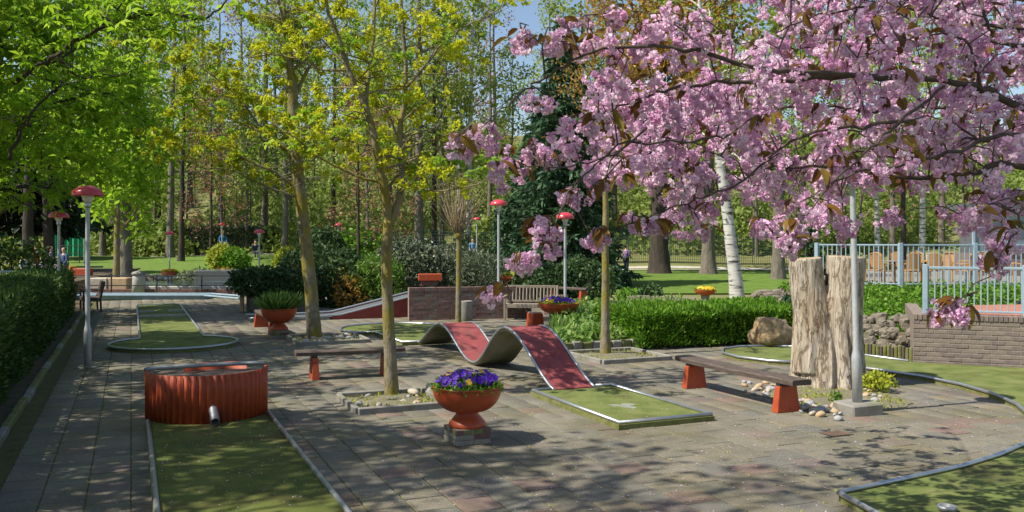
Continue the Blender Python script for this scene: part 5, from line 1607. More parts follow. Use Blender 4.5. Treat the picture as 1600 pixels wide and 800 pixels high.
def umbels(tips, rng, n, rad, per, frac=1.0):
    idx = rng.integers(0, len(tips), n); c = np.array([tips[i][:] for i in idx]) + rng.normal(size=(n, 3)) * .04
    pts = np.repeat(c, per, axis=0) + unit(rng.normal(size=(n * per, 3))) * (rng.uniform(.15, 1, (n * per, 1))) * rad * np.array([1, 1, .75])
    return pts

# ---- the two maples in the plaza, flowering yellow-green
def trunk_mesh(b, pts, rad, n=18, bump=.10):
    """trunk tube with an uneven surface"""
    m = MB(); m.tube(pts, rad, n); k = len(pts)
    for i in range(k):
        c = pts[i]
        for j in range(n):
            q = Vector(m.v[i * n + j]); o = q - c
            f = 1 + bump * noise.noise(Vector((q.x * 6, q.y * 6, q.z * 2.2))) + bump * .5 * noise.noise(q * 14)
            m.v[i * n + j] = tuple(c + o * f)
    b.v, b.f, b.mi = b.v, b.f, b.mi
    b.add(m.v, m.f)
def build_maple(label, Y, trunk_px, limbs_px, r_base, seed, n_umb, umb_r, lsz, side_L, base_flare=1.25, nside=16, leafy=120, per=30):
    t = Tree(seed); root = thing('maple_tree', label, 'tree')
    pts = [P(px, py, Y) for px, py in trunk_px]; pts[0].z = -.05
    rad = [r_base * (base_flare if i == 0 else 1.0 - .22 * i / len(pts)) for i in range(len(pts))]
    if len(pts) > 2: rad[1] = r_base
    pp_, rr_ = tpath(pts, rad, 7)
    trunk_mesh(t.trunk, pp_, rr_)
    for (lp, r0, r1, dy) in limbs_px:
        L_ = [P(px, py, Y + dy * i / (len(lp) - 1)) for i, (px, py) in enumerate(lp)]
        rad = [r0 + (r1 - r0) * i / (len(L_) - 1) for i in range(len(L_))]
        q, rr2 = tpath(L_, rad, 5, .006, t.r)
        trunk_mesh(t.trunk, q, rr2, 10, .08) if r0 > .035 else t.br.tube(q, rr2, 6)
        m = len(q); tot = sum((q[i + 1] - q[i]).length for i in range(m - 1))
        kk = max(3, int(nside * tot / 3))
        for j in range(kk):
            i = min(m - 1, int(m * (.18 + .82 * (j + t.r.random()) / kk)))
            a = t.r.uniform(0, 6.283); d = Vector((math.cos(a), math.sin(a) * .8, .15 + .35 * t.r.random()))
            t.grow(q[i], d, side_L * t.r.uniform(.5, 1.15), max(.007, rr2[i] * .42), 1, 2, .15, .03, (4, 4, 3), .5, .85)
    t.trunk.build('trunk', MT['bark_young'], root, smooth=True)
    t.br.build('branches', MT['bark_young'], root, smooth=True)
    pts = umbels(t.tips, rng, n_umb, umb_r, per)
    leaves('flowers', pts, lsz, LF['maple'], root, rng, aspect=.75, up=.5)
    palmate('leaf_crown', umbels(t.tips, rng, leafy, umb_r * 1.4, 3), lsz * 2.2, LF['maple_leaf'], root, rng)
    return settle(root, (pts[0][0] * 0 + P(*trunk_px[0], Y).x, Y, 0), 0)
Y1 = T1.y
build_maple('slim maple with mossy trunk forking in two and yellow-green flowers behind the violet bowl', Y1,
    [(612, 623), (610, 560), (606, 480), (604, 400), (607, 345)],
    [([(607, 350), (601, 300), (590, 240), (576, 180), (560, 145), (545, 110), (532, 66), (514, 22), (500, -60)], .062, .018, -.5),
     ([(571, 165), (575, 124), (582, 75), (585, 0), (588, -90)], .040, .015, .5),
     ([(608, 352), (622, 318), (628, 280), (626, 240), (625, 200), (634, 150), (632, 75), (628, 20), (627, -80)], .060, .018, .3),
     ([(605, 285), (570, 280), (530, 262), (490, 240), (462, 216), (440, 205)], .022, .006, -.6),
     ([(640, 290), (680, 298), (720, 294), (756, 285)], .018, .005, -.8),
     ([(636, 135), (660, 108), (690, 70), (730, 40), (765, 25)], .025, .006, .5),
     ([(545, 110), (500, 108), (470, 95), (430, 85), (385, 90)], .02, .006, .4),
     ([(600, 300), (630, 255), (612, 190), (596, 160), (577, 140)], .02, .008, .9),
     ([(590, 240), (555, 215), (520, 205), (470, 215)], .02, .006, .9)],
    .088, 3, 330, .085, .055, .95, leafy=110)
Y2 = T2.y
build_maple('thicker leaning maple with yellow mossy trunk and sparse yellow-green flowers behind the plank bench', Y2,
    [(491, 533), (488, 480), (480, 400), (471, 320), (464, 250), (459, 190), (456, 130)],
    [([(456, 135), (452, 90), (446, 40), (440, -20), (436, -90)], .10, .03, .3),
     ([(457, 140), (447, 60), (440, 20), (425, -50)], .06, .02, -.8),
     ([(458, 160), (480, 110), (510, 70), (540, 40), (560, 0)], .05, .012, .8),
     ([(470, 300), (430, 270), (395, 255), (350, 232), (300, 228)], .035, .007, -1),
     ([(466, 262), (430, 220), (395, 200), (360, 185), (310, 150), (270, 130)], .035, .007, 1),
     ([(463, 240), (420, 215), (370, 150), (320, 110), (280, 80)], .035, .007, .5),
     ([(470, 310), (440, 300), (400, 285), (360, 265), (310, 262)], .03, .006, -1.2),
     ([(459, 190), (490, 175), (530, 165), (570, 170)], .03, .007, .4),
     ([(462, 225), (500, 235), (540, 215), (585, 225)], .028, .007, -.6)],
    .145, 8, 430, .125, .08, 1.5, leafy=140)
# trunk of the slim tree before the bright hedge, crown above the cherry
def simple_tree(name, label, base, h, r, seed, bark, leaf, lsize, nleaf, first=.35, nb=14, bl=2.2, maxlev=2, lean=(0, 0), spread=.25, flatness=0.0, kids=(4, 4, 3), trop=.04, ang=.9, leafname='crown', up=.5, palm=False, wander=.15, aspect=.6, flare=1.5, per=1, group=None, cat='tree', limb_r=.32, topfork=True, crown_r=None, bdroop=0, zmin=0):
    t = Tree(seed); root = thing(name, label, cat, group=group)
    b0 = Vector((0, 0, -.15)); k = 12; pts = []; 
    for i in range(k + 1):
        z = h * i / k
        pts.append(Vector((lean[0] * i / k + t.r.gauss(0, .012) * h * .25 * (i / k), lean[1] * i / k + t.r.gauss(0, .012) * h * .25 * (i / k), z - (.15 if i == 0 else 0))))
    rad = [r * (1 - .80 * i / k) for i in range(k + 1)]; rad[0] = r * flare
    if r > .1:
        pts.insert(1, pts[0].lerp(pts[1], .35)); rad.insert(1, r * 1.12)
    q, rr2 = tpath(pts, rad, 3); trunk_mesh(t.trunk, q, rr2, 12 if r > .1 else 8, .10)
    m = len(q)
    for j in range(nb):
        f_ = first + (1 - first) * (j + t.r.random()) / nb
        i = min(m - 1, int(m * f_)); a = j * 2.4 + t.r.uniform(-.5, .5)
        d = Vector((math.cos(a), math.sin(a), spread + .5 * f_ + t.r.uniform(-.15, .2) - bdroop))
        L_ = bl * t.r.uniform(.65, 1.15) * (1.15 - .75 * max(0, f_ - .3))
        t.grow(q[i], d, L_, rr2[i] * limb_r + .008, 0 if maxlev > 1 else 1, maxlev, wander, trop, kids, .52, ang, flat=flatness)
    t.trunk.build('trunk', MT[bark], root, smooth=True)
    t.br.build('branches', MT[bark], root, smooth=False)
    if nleaf and zmin: t.tips = [q for q in t.tips if q.z > zmin]
    if nleaf:
        idx = rng.integers(0, len(t.tips), nleaf); c = np.array([t.tips[i][:] for i in idx]) + rng.normal(size=(nleaf, 3)) * (crown_r if crown_r else lsize * .9)
        if palm: palmate(leafname, c, lsize, LF[leaf], root, rng, 5, .6)
        else: leaves(leafname, c, lsize, LF[leaf], root, rng, aspect=aspect, up=up)
    root.location = base
    return root
simple_tree('young_tree', 'slim straight trunk standing in front of the bright hedge, its crown above the cherry', T4, 6.5, .088, 21, 'bark_young', 'orange', .06, 2200, .55, 16, 1.5)
# pollarded tree
t = Tree(44); root = thing('pollard_tree', 'thin pollarded tree with a fan of bare pale twigs in front of the plum wall', 'tree')
Yp_ = T3.y; top = P(717, 368, Yp_)
q, rr2 = tpath([Vector((T3.x, Yp_, -.1)), Vector((T3.x + .01, Yp_, 1.0)), top], [.085, .072, .062], 8); trunk_mesh(t.trunk, q, rr2, 12, .08)
for i in range(9):
    a = t.r.uniform(0, 6.28); kn = top + Vector((math.cos(a) * .08, math.sin(a) * .08, t.r.uniform(-.06, .08)))
    for k in range(9):
        a2 = t.r.uniform(0, 6.28); sp_ = t.r.uniform(.1, .95)
        d = Vector((math.cos(a2) * sp_, math.sin(a2) * sp_, 1)).normalized(); L_ = t.r.uniform(.8, 1.75)
        p1 = kn + d * L_ * .5; p2 = kn + d * L_ + Vector((0, 0, .1)) + t.gv(.05)
        t.br.tube([kn, p1, p2], [.011, .008, .004], 4, False); t.tips.append(p2)
    bm_ = MB()
t.trunk.lathe([(.02, -.12), (.10, -.06), (.115, .02), (.09, .09), (.01, .11)], top, 12)
t.trunk.build('trunk', MT['bark_young'], root, smooth=True); t.br.build('twigs', MT['twig'], root)
leaves('buds', np.array([p_[:] for p_ in t.tips]), .04, LF['redbud'], root, rng); settle(root, (T3.x, Yp_, 0), 0)

# ---- big chestnut at the left behind the hedge, and its neighbours
cx = G(35, 500).x
simple_tree('chestnut_tree', 'large bright green chestnut leaning over the picture from the left edge', (-11.6, 16.6, 0), 7.2, .2, 5, 'bark_dark', 'chestnut', .23, 4600, .46, 28, 3.9, 2, (-.5, .2), .25, zmin=2.9, palm=True, kids=(6, 5, 4), crown_r=.22, trop=.02, limb_r=.36)
simple_tree('young_tree', 'young tree with fresh bright green crown and mossy trunk by the stone planter', (at(181, 36.5), 36.5, 0), 8.6, .15, 6, 'bark_young', 'chestnut', .26, 6500, .34, 24, 3.0, 2, (.2, 0), .2, crown_r=.22, zmin=2.4)
simple_tree('woodland_tree', 'dark speckled trunk right behind the young green tree at left', (at(197, 39), 39, 0), 14, .28, 7, 'bark_grey', 'chestnut', .30, 1000, .5, 14, 3.2)
simple_tree('woodland_tree', 'dark double trunk under the yew at the left edge, left stem', (at(44, 42), 42, 0), 9, .32, 9, 'bark_dark', 'yew', .3, 500, .5, 9, 2.5)
simple_tree('woodland_tree', 'dark double trunk under the yew at the left edge, right stem', (at(80, 44), 44, 0), 9, .30, 10, 'bark_dark', 'yew', .3, 500, .5, 9, 2.5, lean=(-.5, 0))

simple_tree('chestnut_tree', 'second bright green chestnut standing farther back behind the left hedge', (-14.8, 25, .6), 9.0, .24, 71, 'bark_dark', 'chestnut', .28, 5200, .3, 26, 4.2, 2, (.5, 0), .2, zmin=3.2, palm=True, kids=(6, 5, 4), crown_r=.25, limb_r=.34)
# old dark boughs reaching over the top of the picture from the chestnut
cht = bpy.data.objects['chestnut_tree']
bm_ = MB(); rj = random.Random(4); btips = []
for lp, r0 in (([(20, 130), (70, 95), (130, 60), (200, 28), (262, 22), (312, 29), (345, 12), (380, -20)], .045), ([(130, 60), (175, 25), (210, -25)], .03), ([(90, 84), (120, 120), (160, 118), (205, 112), (235, 60)], .022), ([(15, 250), (40, 190), (75, 150), (100, 125)], .035), ([(200, 28), (235, 62), (275, 45), (330, 40)], .02)):
    q, r_ = tpath([P(px, py, 15.5) for px, py in lp], [r0 * (1 - .75 * i / (len(lp) - 1)) for i in range(len(lp))], 6, .02, rj)
    bm_.tube(q, r_, 8)
    for k in range(10):
        t_ = Tree(k + int(r0 * 1000)); i = rj.randint(3, len(q) - 1); a = rj.uniform(0, 6.28)
        t_.grow(q[i], (math.cos(a), math.sin(a), .3), rj.uniform(.7, 1.5), r_[i] * .4, 1, 2, .2, .02, (4, 4, 3), .55, .9)
        bm_.add(t_.br.v, t_.br.f); btips += t_.tips
bo = bm_.build('boughs', MT['bark_dark'], cht, smooth=True); bo.data.transform(Matrix.Translation(-cht.location))
bt = np.array([q[:] for q in btips]) - np.array(cht.location); bt = bt[::2]; bt = bt + rng.normal(size=bt.shape) * .10
palmate('leaf_spray', bt, .20, LF['chestnut'], cht, rng, 5, .6)
# ---- conifers
def conifer(label, base, h, w, seed, leaf='conifer', n=9000, z0=.06, name='spruce_tree', droop=.35, group=None, lsize=.42):
    t = Tree(seed); root = thing(name, label, 'tree', group=group)
    t.trunk.tube([(0, 0, -.2), (0, 0, h * .5), (0, 0, h)], [w * .07, w * .04, .02], 8)
    pts = []; ax = []
    nl = int(h / .42)
    for i in range(nl):
        f_ = z0 + (1 - z0) * i / nl; R_ = w * (1 - f_) ** .8 * t.r.uniform(.85, 1.1)
        nbr = 9
        for j in range(nbr):
            a = i * 1.1 + j * 6.283 / nbr + t.r.uniform(-.25, .25); Lb = R_ * t.r.uniform(.7, 1.15)
            p0 = Vector((0, 0, h * f_)); d = Vector((math.cos(a), math.sin(a), 0))
            p1 = p0 + d * Lb * .5 + Vector((0, 0, -droop * Lb * .28)); p2 = p0 + d * Lb + Vector((0, 0, -droop * Lb * .45))
            t.br.tube([p0, p1, p2], [.035, .02, .008], 4, False)
            m = max(4, int(n * Lb / (nl * nbr * w * .55)))
            for k in range(m):
                s = t.r.uniform(.12, 1) ** .7; q = p0.lerp(p1, s * 2) if s < .5 else p1.lerp(p2, s * 2 - 1)
                side = Vector((-d.y, d.x, 0)) * t.r.uniform(-1, 1) * Lb * .22 * (1.1 - s * .6)
                pts.append((q + side + Vector((0, 0, -abs(t.r.gauss(0, .07)))))[:]); ax.append((d * .9 + side * 1.2 + Vector((0, 0, -.35)))[:])
    t.trunk.build('trunk', MT['bark_dark'], root); t.br.build('branches', MT['bark_dark'], root)
    leaves('needles', np.array(pts), lsize, LF[leaf], root, rng, aspect=.34, axis=np.array(ax), droop=.15, fold=.3)
    root.location = base
    return root
conifer('tall dark spruce with drooping boughs standing behind the park bench', (at(880, 42), 42, H(at(880, 42), 42)), 13.0, 3.3, 12, n=13000)
conifer('second dark spruce close behind the lamp, left of the tall one', (at(838, 47), 47, H(at(838, 47), 47)), 9.0, 2.4, 13, n=7000)
conifer('dark yew mass at the left edge behind the seated people', (at(30, 46), 46, .4), 9.5, 4.6, 14, 'yew', 9000, .28, 'yew_tree', .3, lsize=.55)
conifer('dark yew beside the green windbreak at the far left', (at(100, 60), 60, .8), 8.0, 3.2, 15, 'yew', 6000, .34, 'yew_tree', .3, lsize=.6)
conifer('small young green conifer between the stump and the far railing', (at(1268, 28.5), 28.5, 0), 3.0, .95, 16, 'conifer', 3000, .02, 'spruce_tree', .1, lsize=.2)

# ---- large trunks on the right lawn
simple_tree('beech_tree', 'massive dark beech trunk on the right lawn with coppery leaves high above', (at(1030, 53), 53, H(9, 53)), 19, .60, 31, 'bark_dark', 'orange', .34, 9000, .30, 26, 6.0, 2, flare=1.5, kids=(5, 5, 4), limb_r=.26, crown_r=.35, spread=.1)
simple_tree('beech_tree', 'grey straight trunk between the dark beech and the birch', (at(1107, 52), 52, H(11, 52)), 19, .42, 32, 'bark_grey', 'orange', .32, 4500, .36, 20, 4.5, flare=1.5, crown_r=.35)
def birch(label, base, h, r, lean, seed, nleaf, leaf='wood', lsize=.16, first=.35):
    return simple_tree('birch_tree', label, base, h, r, seed, 'bark_birch', leaf, lsize, nleaf, first, 16, 2.6, 2, lean, .4, trop=-.03, flare=1.2, aspect=.7, crown_r=.2)
birch('white birch trunk leaning left behind the yellow flower bowl', (at(1153, 33.5), 33.5, 0), 12, .26, (-1.5, 0), 33, 2200)
simple_tree('woodland_tree', 'brown trunk between the birch and the stump', (at(1216, 47), 47, .2), 18, .34, 34, 'bark_grey', 'wood', .3, 2500, .4, 16, 4, flare=1.4, crown_r=.35)
birch('slender white birch high against the sky left of the cherry', (at(731, 66), 66, H(-3, 66)), 24, .24, (.5, 0), 35, 2600, 'wood', .26, .3)
birch('second slender white birch just left of the taller one', (at(721, 68), 68, H(-3, 68)), 22, .20, (-.7, 0), 36, 2000, 'wood', .26, .3)
birch('pale birch stem behind the far railing', (at(1440, 52), 52, .3), 15, .2, (.2, 0), 37, 1400, 'wood', .22, .4)
birch('grey birch stem behind the cherry right of the stump', (at(1372, 56), 56, .3), 15, .18, (-.3, 0), 38, 1200, 'wood', .22, .4)

# ---- trees of the wood: a few kinds, then copies
def proto(seed, h, r, bark, leaf, n, first, bl, **kw):
    o = simple_tree('woodland_tree', 'x', (0, 0, 0), h, r, seed, bark, leaf, kw.pop('ls', .34), n, first, kw.pop('nb', 18), bl, 2, **kw)
    return o
PR = {'tall': proto(51, 22, .27, 'bark_grey', 'wood', 1500, .30, 4.6, crown_r=.4, lean=(.5, 0)),
      'tall2': proto(52, 24, .31, 'bark_grey', 'wood', 1300, .34, 5.2, crown_r=.45, lean=(-.6, .2)),
      'bare': proto(53, 20, .24, 'bark_grey', 'redbud', 900, .28, 3.6, crown_r=.3, lean=(.3, 0), ls=.26),
      'slim': proto(54, 17, .16, 'bark_grey', 'under', 2400, .22, 2.6, crown_r=.35, lean=(-.2, 0), ls=.28),
      'dark': proto(55, 21, .25, 'bark_dark', 'wood', 1100, .34, 4.5, crown_r=.4, lean=(.2, .3)),
      'red': proto(56, 11, .11, 'bark_dark', 'redbud', 1300, .22, 2.4, crown_r=.25, ls=.2)}
PR['stem'] = proto(57, 15, .085, 'bark_grey', 'under', 800, .3, 1.9, crown_r=.35, lean=(.4, .1), ls=.3, nb=10)
used = set()
WD = {'tall': 'tall grey fresh green woodland tree', 'tall2': 'tall broad pale green woodland tree', 'bare': 'thin almost bare reddish budded woodland tree', 'slim': 'slim grey young woodland tree with light leaves', 'dark': 'tall dark stemmed woodland tree', 'red': 'small reddish bronze woodland tree'}
def wood(kind, px, Y, where, s=1.0, rz=None):
    src = PR[kind]
    o = src if kind not in used else copy_tree(src)
    used.add(kind)
    o['label'] = f'{WD[kind]} {where}'; o['group'] = 'trees of the wood'
    x = at(px, Y); move(o, (x, Y, H(x, Y) - .05), rz if rz is not None else rng.uniform(0, 6.28), s)
W_ = [('tall', 160, 64, 'at the left end of the far lawn', .9), ('tall2', 178, 70, 'just right of the tall left lamp post', .85), ('tall', 265, 62.5, 'on the far lawn behind the yellow flower bowl', 1.0), ('dark', 283, 58, 'on the lawn right of the yellow flower bowl', .8),
      ('dark', 248, 76, 'beyond the lawn left of the yellow bowl', .9), ('tall2', 297, 82, 'far up the slope right of the young green tree', .9), ('bare', 345, 72, 'behind the person in the blue jacket', .95), ('tall', 322, 90, 'high on the slope above the lawn lamp', .9),
      ('tall2', 413, 70, 'behind the purple lamp hat', .95), ('tall', 445, 64, 'just left of the leaning maple behind the round bush', .9), ('bare', 432, 82, 'deep in the wood left of the leaning maple', 1.0), ('slim', 385, 66, 'left of the purple lamp hat', .9),
      ('dark', 520, 74, 'just right of the leaning maple', .9), ('red', 560, 46, 'between the two maples above the ramp', .85), ('slim', 575, 60, 'left of the forked maple trunk', .9), ('tall', 545, 88, 'deep in the wood between the two maples', 1.0),
      ('tall2', 655, 63, 'with thick trunk right of the forked maple', 1.15), ('dark', 678, 64, 'close beside the thick trunk right of the forked maple', .9), ('bare', 700, 80, 'left of the white birches', 1.0), ('slim', 692, 66, 'left of the pollard twigs', .9),
      ('tall', 640, 95, 'far up the slope behind the forked maple', 1.0), ('bare', 765, 74, 'right of the white birches', .9), ('slim', 800, 70, 'between the orange lamp and the spruce', .85), ('tall', 775, 98, 'high on the slope behind the orange lamp', .95),
      ('dark', 905, 68, 'behind the tall spruce', .95), ('tall', 960, 72, 'behind the slim hedge tree', .9), ('tall2', 1075, 70, 'between the two beeches in the wood', .9), ('bare', 1130, 76, 'behind the leaning birch', .95),
      ('slim', 1182, 64, 'right of the leaning birch behind the fence', .9), ('dark', 1255, 70, 'behind the stump at left', .9), ('slim', 1310, 64, 'behind the stump at right', .9), ('bare', 1395, 60, 'behind the left post of the far railing', .9),
      ('dark', 1412, 52, 'right of the left post of the far railing', .7), ('tall', 1470, 66, 'behind the cafe tables', .95), ('tall2', 1560, 62, 'behind the pavilion', .95), ('slim', 1350, 80, 'on the slope above the stump', 1.0),
      ('tall', 120, 80, 'behind the green windbreak', .95), ('dark', 60, 72, 'behind the yew at the left edge', .95), ('tall2', 5, 66, 'at the extreme left edge of the wood', .9), ('slim', 215, 68, 'left of the far lawn lamp', .9),
      ('tall', 480, 108, 'on the crest of the slope left of centre', 1.0), ('tall2', 590, 112, 'on the crest of the slope in the centre', .95), ('bare', 380, 104, 'on the crest above the blue jacket', 1.1), ('bare', 720, 112, 'on the crest behind the birches', 1.0),
      ('tall', 860, 106, 'on the crest behind the spruce', .95), ('tall2', 1000, 100, 'on the crest behind the beech', .95), ('tall', 1210, 100, 'on the crest behind the stump', .95), ('dark', 1330, 104, 'on the crest above the far railing', .95), ('slim', 455, 70, 'hidden close behind the leaning maple', 1.0), ('red', 330, 56, 'left of the blue jacket above the lawn', .95), ('red', 610, 52, 'behind the forked maple', .8), ('tall2', 1450, 100, 'on the crest behind the cafe', .95), ('bare', 240, 108, 'on the crest above the far lawn', 1.1), ('tall', 90, 112, 'on the crest at far left', 1.0)]
for w in W_: wood(*w)
sg = random.Random(9)
for i in range(46):
    Yq = sg.uniform(62, 96); pxq = sg.uniform(20, 1590)
    o = PR['stem'] if i == 0 else copy_tree(PR['stem'])
    o['label'] = 'one of the many slender bare stems standing close together in the wood'; o['group'] = 'slender stems of the wood'
    xq = at(pxq, Yq); s_ = sg.uniform(.7, 1.25); move(o, (xq, Yq, H(xq, Yq) - .05), sg.uniform(0, 6.28), (s_ * 1.1, s_ * 1.1, s_ * sg.uniform(.8, 1.1)))

# understorey of the slope: one mass of light leaves
pts = []; tt = 0
while len(pts) < 85000:
    Y = 64 + 62 * rng.uniform() ** 1.25; x = (rng.uniform(-40, 1640) - 800) * Y / FPX
    dn = noise.noise(Vector((x * .16, Y * .12, 5))) + .6 * noise.noise(Vector((x * .5, Y * .4, 8)))
    if dn < -.12: continue
    hh = (.6 + 5.0 * max(0, dn + .12))
    pts.append((x + rng.normal() * .4, Y, H(x, Y) + rng.uniform(0, 1) ** .8 * hh))
tag(leaves('slope_undergrowth', np.array(pts), .40, LF['under'], None, rng, aspect=.7, up=.5), kind='stuff')

# ---- shrubs
def shrub(label, px, py, Y, r, h, lf, n, size, aspect=.55, name='garden_shrub', z=None, up=.5, flowers_=None, lump=.28, ry=None):
    root = thing(name, label, 'shrub')
    x = at(px, Y); z0 = z if z is not None else H(x, Y) + .05
    p_ = blob_pts(rng, n, (0, 0, 0), (1, 1, 1), .55)
    for i in range(n):
        v_ = Vector(p_[i]); k = 1 + lump * noise.noise(v_ * 1.7 + Vector((px * .1, py * .1, 0))) + lump * .6 * noise.noise(v_ * 4 + Vector((px, 0, 0)))
        p_[i] = (v_.x * r * k, v_.y * (ry or r) * k, max(.02, h * .47 + v_.z * h * .53 * k))
    leaves('foliage', p_, size, lf, root, rng, aspect=aspect, up=up)
    b = MB()
    for i in range(8):
        a = rng.uniform(0, 6.28); b.tube([(0, 0, -.05), (r * .3 * math.cos(a), r * .3 * math.sin(a), h * .35), (r * .7 * math.cos(a), r * .7 * math.sin(a), h * .75)], [.03, .022, .01], 5, False)
    b.build('stems', MT['bark_dark'], root)
    if flowers_:
        q = blob_pts(rng, flowers_[1], (0, 0, h * .5), (r * 1.02, r * 1.02, h * .52), .93); q = q[q[:, 2] > .2 * h]
        tag(leaves('blossom', q, flowers_[2], LF[flowers_[0]], root, rng, aspect=.9), kind='stuff')
    root.location = (x, Y, z0)
    return root
D, B_, Gy, Lm = LF['shrub'], LF['hedge_bright'], LF['shrub_grey'], LF['lime']
shrub('dark laurel shrub in the concrete planter left of the mossy trunk', 408, 445, 27.0, .95, .85, D, 2600, .15, z=.55, ry=.5)
shrub('second dark laurel filling the right of the concrete planter', 452, 445, 27.0, .8, .75, D, 2000, .15, z=.55, ry=.5)
shrub('upright rounded yellow-green bush beside the purple lamp', 446, 430, 42, .62, 1.9, LF['lime'], 2600, .13, lump=.12)
shrub('bright yellow-green shrub on the far lawn near the blue jacket', 343, 400, 50, .7, 1.4, Lm, 1200, .2)
shrub('spreading fresh green shrub on the rockery by the far tank', 365, 405, 50, .9, 1.2, B_, 1300, .2)
shrub('low dry grass clump beside the far pool', 310, 430, 43, .95, .7, LF['shrub_grey'], 900, .2, .3)
shrub('tan grass clump at the right of the yellow flower bowl', 350, 428, 43, .8, .75, LF['orange'], 500, .2, .3)
shrub('dark rounded evergreen right of the mossy trunk', 520, 430, 30, 1.25, 2.0, D, 3600, .17)
shrub('dark evergreen shrub in the gap behind the mossy trunk', 470, 430, 31.5, .9, 1.9, D, 2400, .17)
shrub('tawny grassy shrub above the start of the ramp', 548, 440, 29, .55, 1.1, LF['orange'], 900, .16, .3)
shrub('bright lime green bush deep between the maples', 520, 415, 38, .7, 1.6, Lm, 1200, .17)
shrub('feathery mid green conifer-like bush behind the ramp', 590, 430, 29.5, .95, 1.75, LF['grass'], 2600, .2, .2)
shrub('grey green shrub with white blossom right of the forked maple', 640, 410, 31, 1.45, 2.3, Gy, 5200, .16, flowers_=('white', 170, .065))
shrub('second white flecked grey green shrub behind the low plum wall', 690, 415, 32.5, 1.2, 2.0, Gy, 3400, .16, flowers_=('white', 60, .06))
shrub('spiky grey green juniper behind the pollard trunk', 735, 410, 31, 1.2, 1.9, Gy, 3000, .22, .18)
shrub('deep green shrub between the pollard and the orange lamp', 765, 420, 33, .8, 1.6, D, 1800, .17)
shrub('dark ivy covered column of foliage left of the spruce', 800, 350, 44, .9, 4.6, LF['conifer'], 3000, .25)
shrub('dark green rhododendron left of the violet lamp pole', 845, 425, 31, 1.2, 1.5, D, 3000, .16)
shrub('dark green rhododendron right of the violet lamp pole', 905, 425, 32, 1.2, 1.6, D, 3000, .16)
shrub('small dark clipped ball shrub on the right lawn', 1016, 445, 30, .42, .75, D, 1300, .1, lump=.1)
shrub('loose green plant at the left of the log edging', 985, 450, 30.5, .5, .55, B_, 700, .12)
shrub('dark leafy shrub between the boulder and the stump', 1262, 500, 19.5, .55, 1.0, D, 1300, .12)
shrub('low green clump at the foot of the rock wall', 1330, 520, 18.5, .6, .55, B_, 800, .12)
shrub('grey green bush behind the leaning lamp in the shrubbery', 505, 405, 46, 1.3, 2.4, D, 2200, .24)
shrub('mid green bush behind the lime bush between the maples', 560, 400, 48, 1.6, 2.5, B_, 2200, .26)
shrub('yellow green broom shrub behind the left hedge', 45, 415, 30, 1.0, .5, Lm, 500, .14, z=.65)
shrub('dark evergreen shrub at the extreme left behind the hedge', 12, 400, 26, 1.4, 2.3, LF['hedge_dark'], 2600, .16)
shrub('yellow green shrub at the left edge under the yew', 6, 385, 40, .8, 2.2, Lm, 600, .2)
# laurel hedges behind the far lawn
free_hedge('laurel_hedge', 'big leaved grey green laurel hedge behind the far lawn at the blue jacket', Vector((at(290, 66), 66, 1.0)), Vector((at(420, 66), 66, 1.0)), 2.0, 2.0, 5200, LF['shrub_grey'], .30, MT['inner_leaf'], aspect=.6)
free_hedge('laurel_hedge', 'darker laurel hedge behind the far lawn left of the two trunks', Vector((at(195, 67), 67, 1.0)), Vector((at(286, 67), 67, 1.0)), 2.0, 1.9, 3600, LF['shrub'], .30, MT['inner_leaf'], aspect=.6)

# ---- shade trees standing behind and left of the camera (their shadows lie on the plaza)
simple_tree('maple_tree', 'overhanging maple left of the camera, outside the picture', (-7.6, 3.6, 0), 10.5, .26, 61, 'bark_young', 'maple_leaf', .18, 1700, .42, 22, 4.4, 2, (.6, .5), .2, kids=(5, 4, 4), crown_r=.22)
simple_tree('maple_tree', 'light crowned maple left of the camera beyond the hedge, outside the picture', (-9.8, 6.5, 0), 9.0, .22, 62, 'bark_young', 'maple_leaf', .2, 8500, .34, 24, 3.8, 2, (.3, .3), .2, kids=(5, 4, 4), crown_r=.2)

simple_tree('maple_tree', 'dense maple beyond the hedge just outside the left edge of the picture', (-11.2, 11.5, 0), 9.0, .2, 63, 'bark_young', 'chestnut', .2, 7000, .36, 22, 3.4, 2, (.2, .2), .2, kids=(5, 4, 4), crown_r=.2, zmin=3)

simple_tree('maple_tree', 'tall maple standing behind the camera with its crown overhead, outside the picture', (-3.6, -1.6, 0), 10.5, .24, 64, 'bark_young', 'maple_leaf', .2, 5200, .5, 20, 3.4, 2, (1.4, 3.4), .2, kids=(5, 4, 4), crown_r=.2, zmin=5.6)

# ================================================================== CHERRY
ct = thing('cherry_tree', 'flowering cherry with pink double blossom and bronze young leaves reaching in from the right', 'tree')
cr = random.Random(77); crng = np.random.default_rng(77)
main = MB(); twig = MB(); skel = []        # skel: (point, radius)
FORK = Vector((5.6, 6.3, 1.75))
q, rr2 = tpath([Vector((5.75, 6.4, -.1)), Vector((5.7, 6.35, .7)), FORK], [.25, .19, .17], 6); trunk_mesh(main, q, rr2, 16, .1)
def cb(pts_pxd, r0, r1, start=None, sub=5, n=8):
    pts = ([Vector(start)] if start is not None else []) + [P(*a) for a in pts_pxd]
    k = len(pts); rad = [(r0 + (r1 - r0) * (i / (k - 1)) ** .8) * BRS for i in range(k)]
    q, r_ = tpath(pts, rad, sub, .008, cr)
    (main if r0 > .02 else twig).tube(q, r_, n if r0 > .02 else 5, False)
    skel.extend(zip([x.copy() for x in q], r_)); return q
BRS = .62
S1 = Vector((4.6, 6.0, 2.7))
q, rr2 = tpath([FORK, Vector((5.1, 6.15, 2.3)), S1], [.12, .09, .07], 4); main.tube(q, rr2, 10)
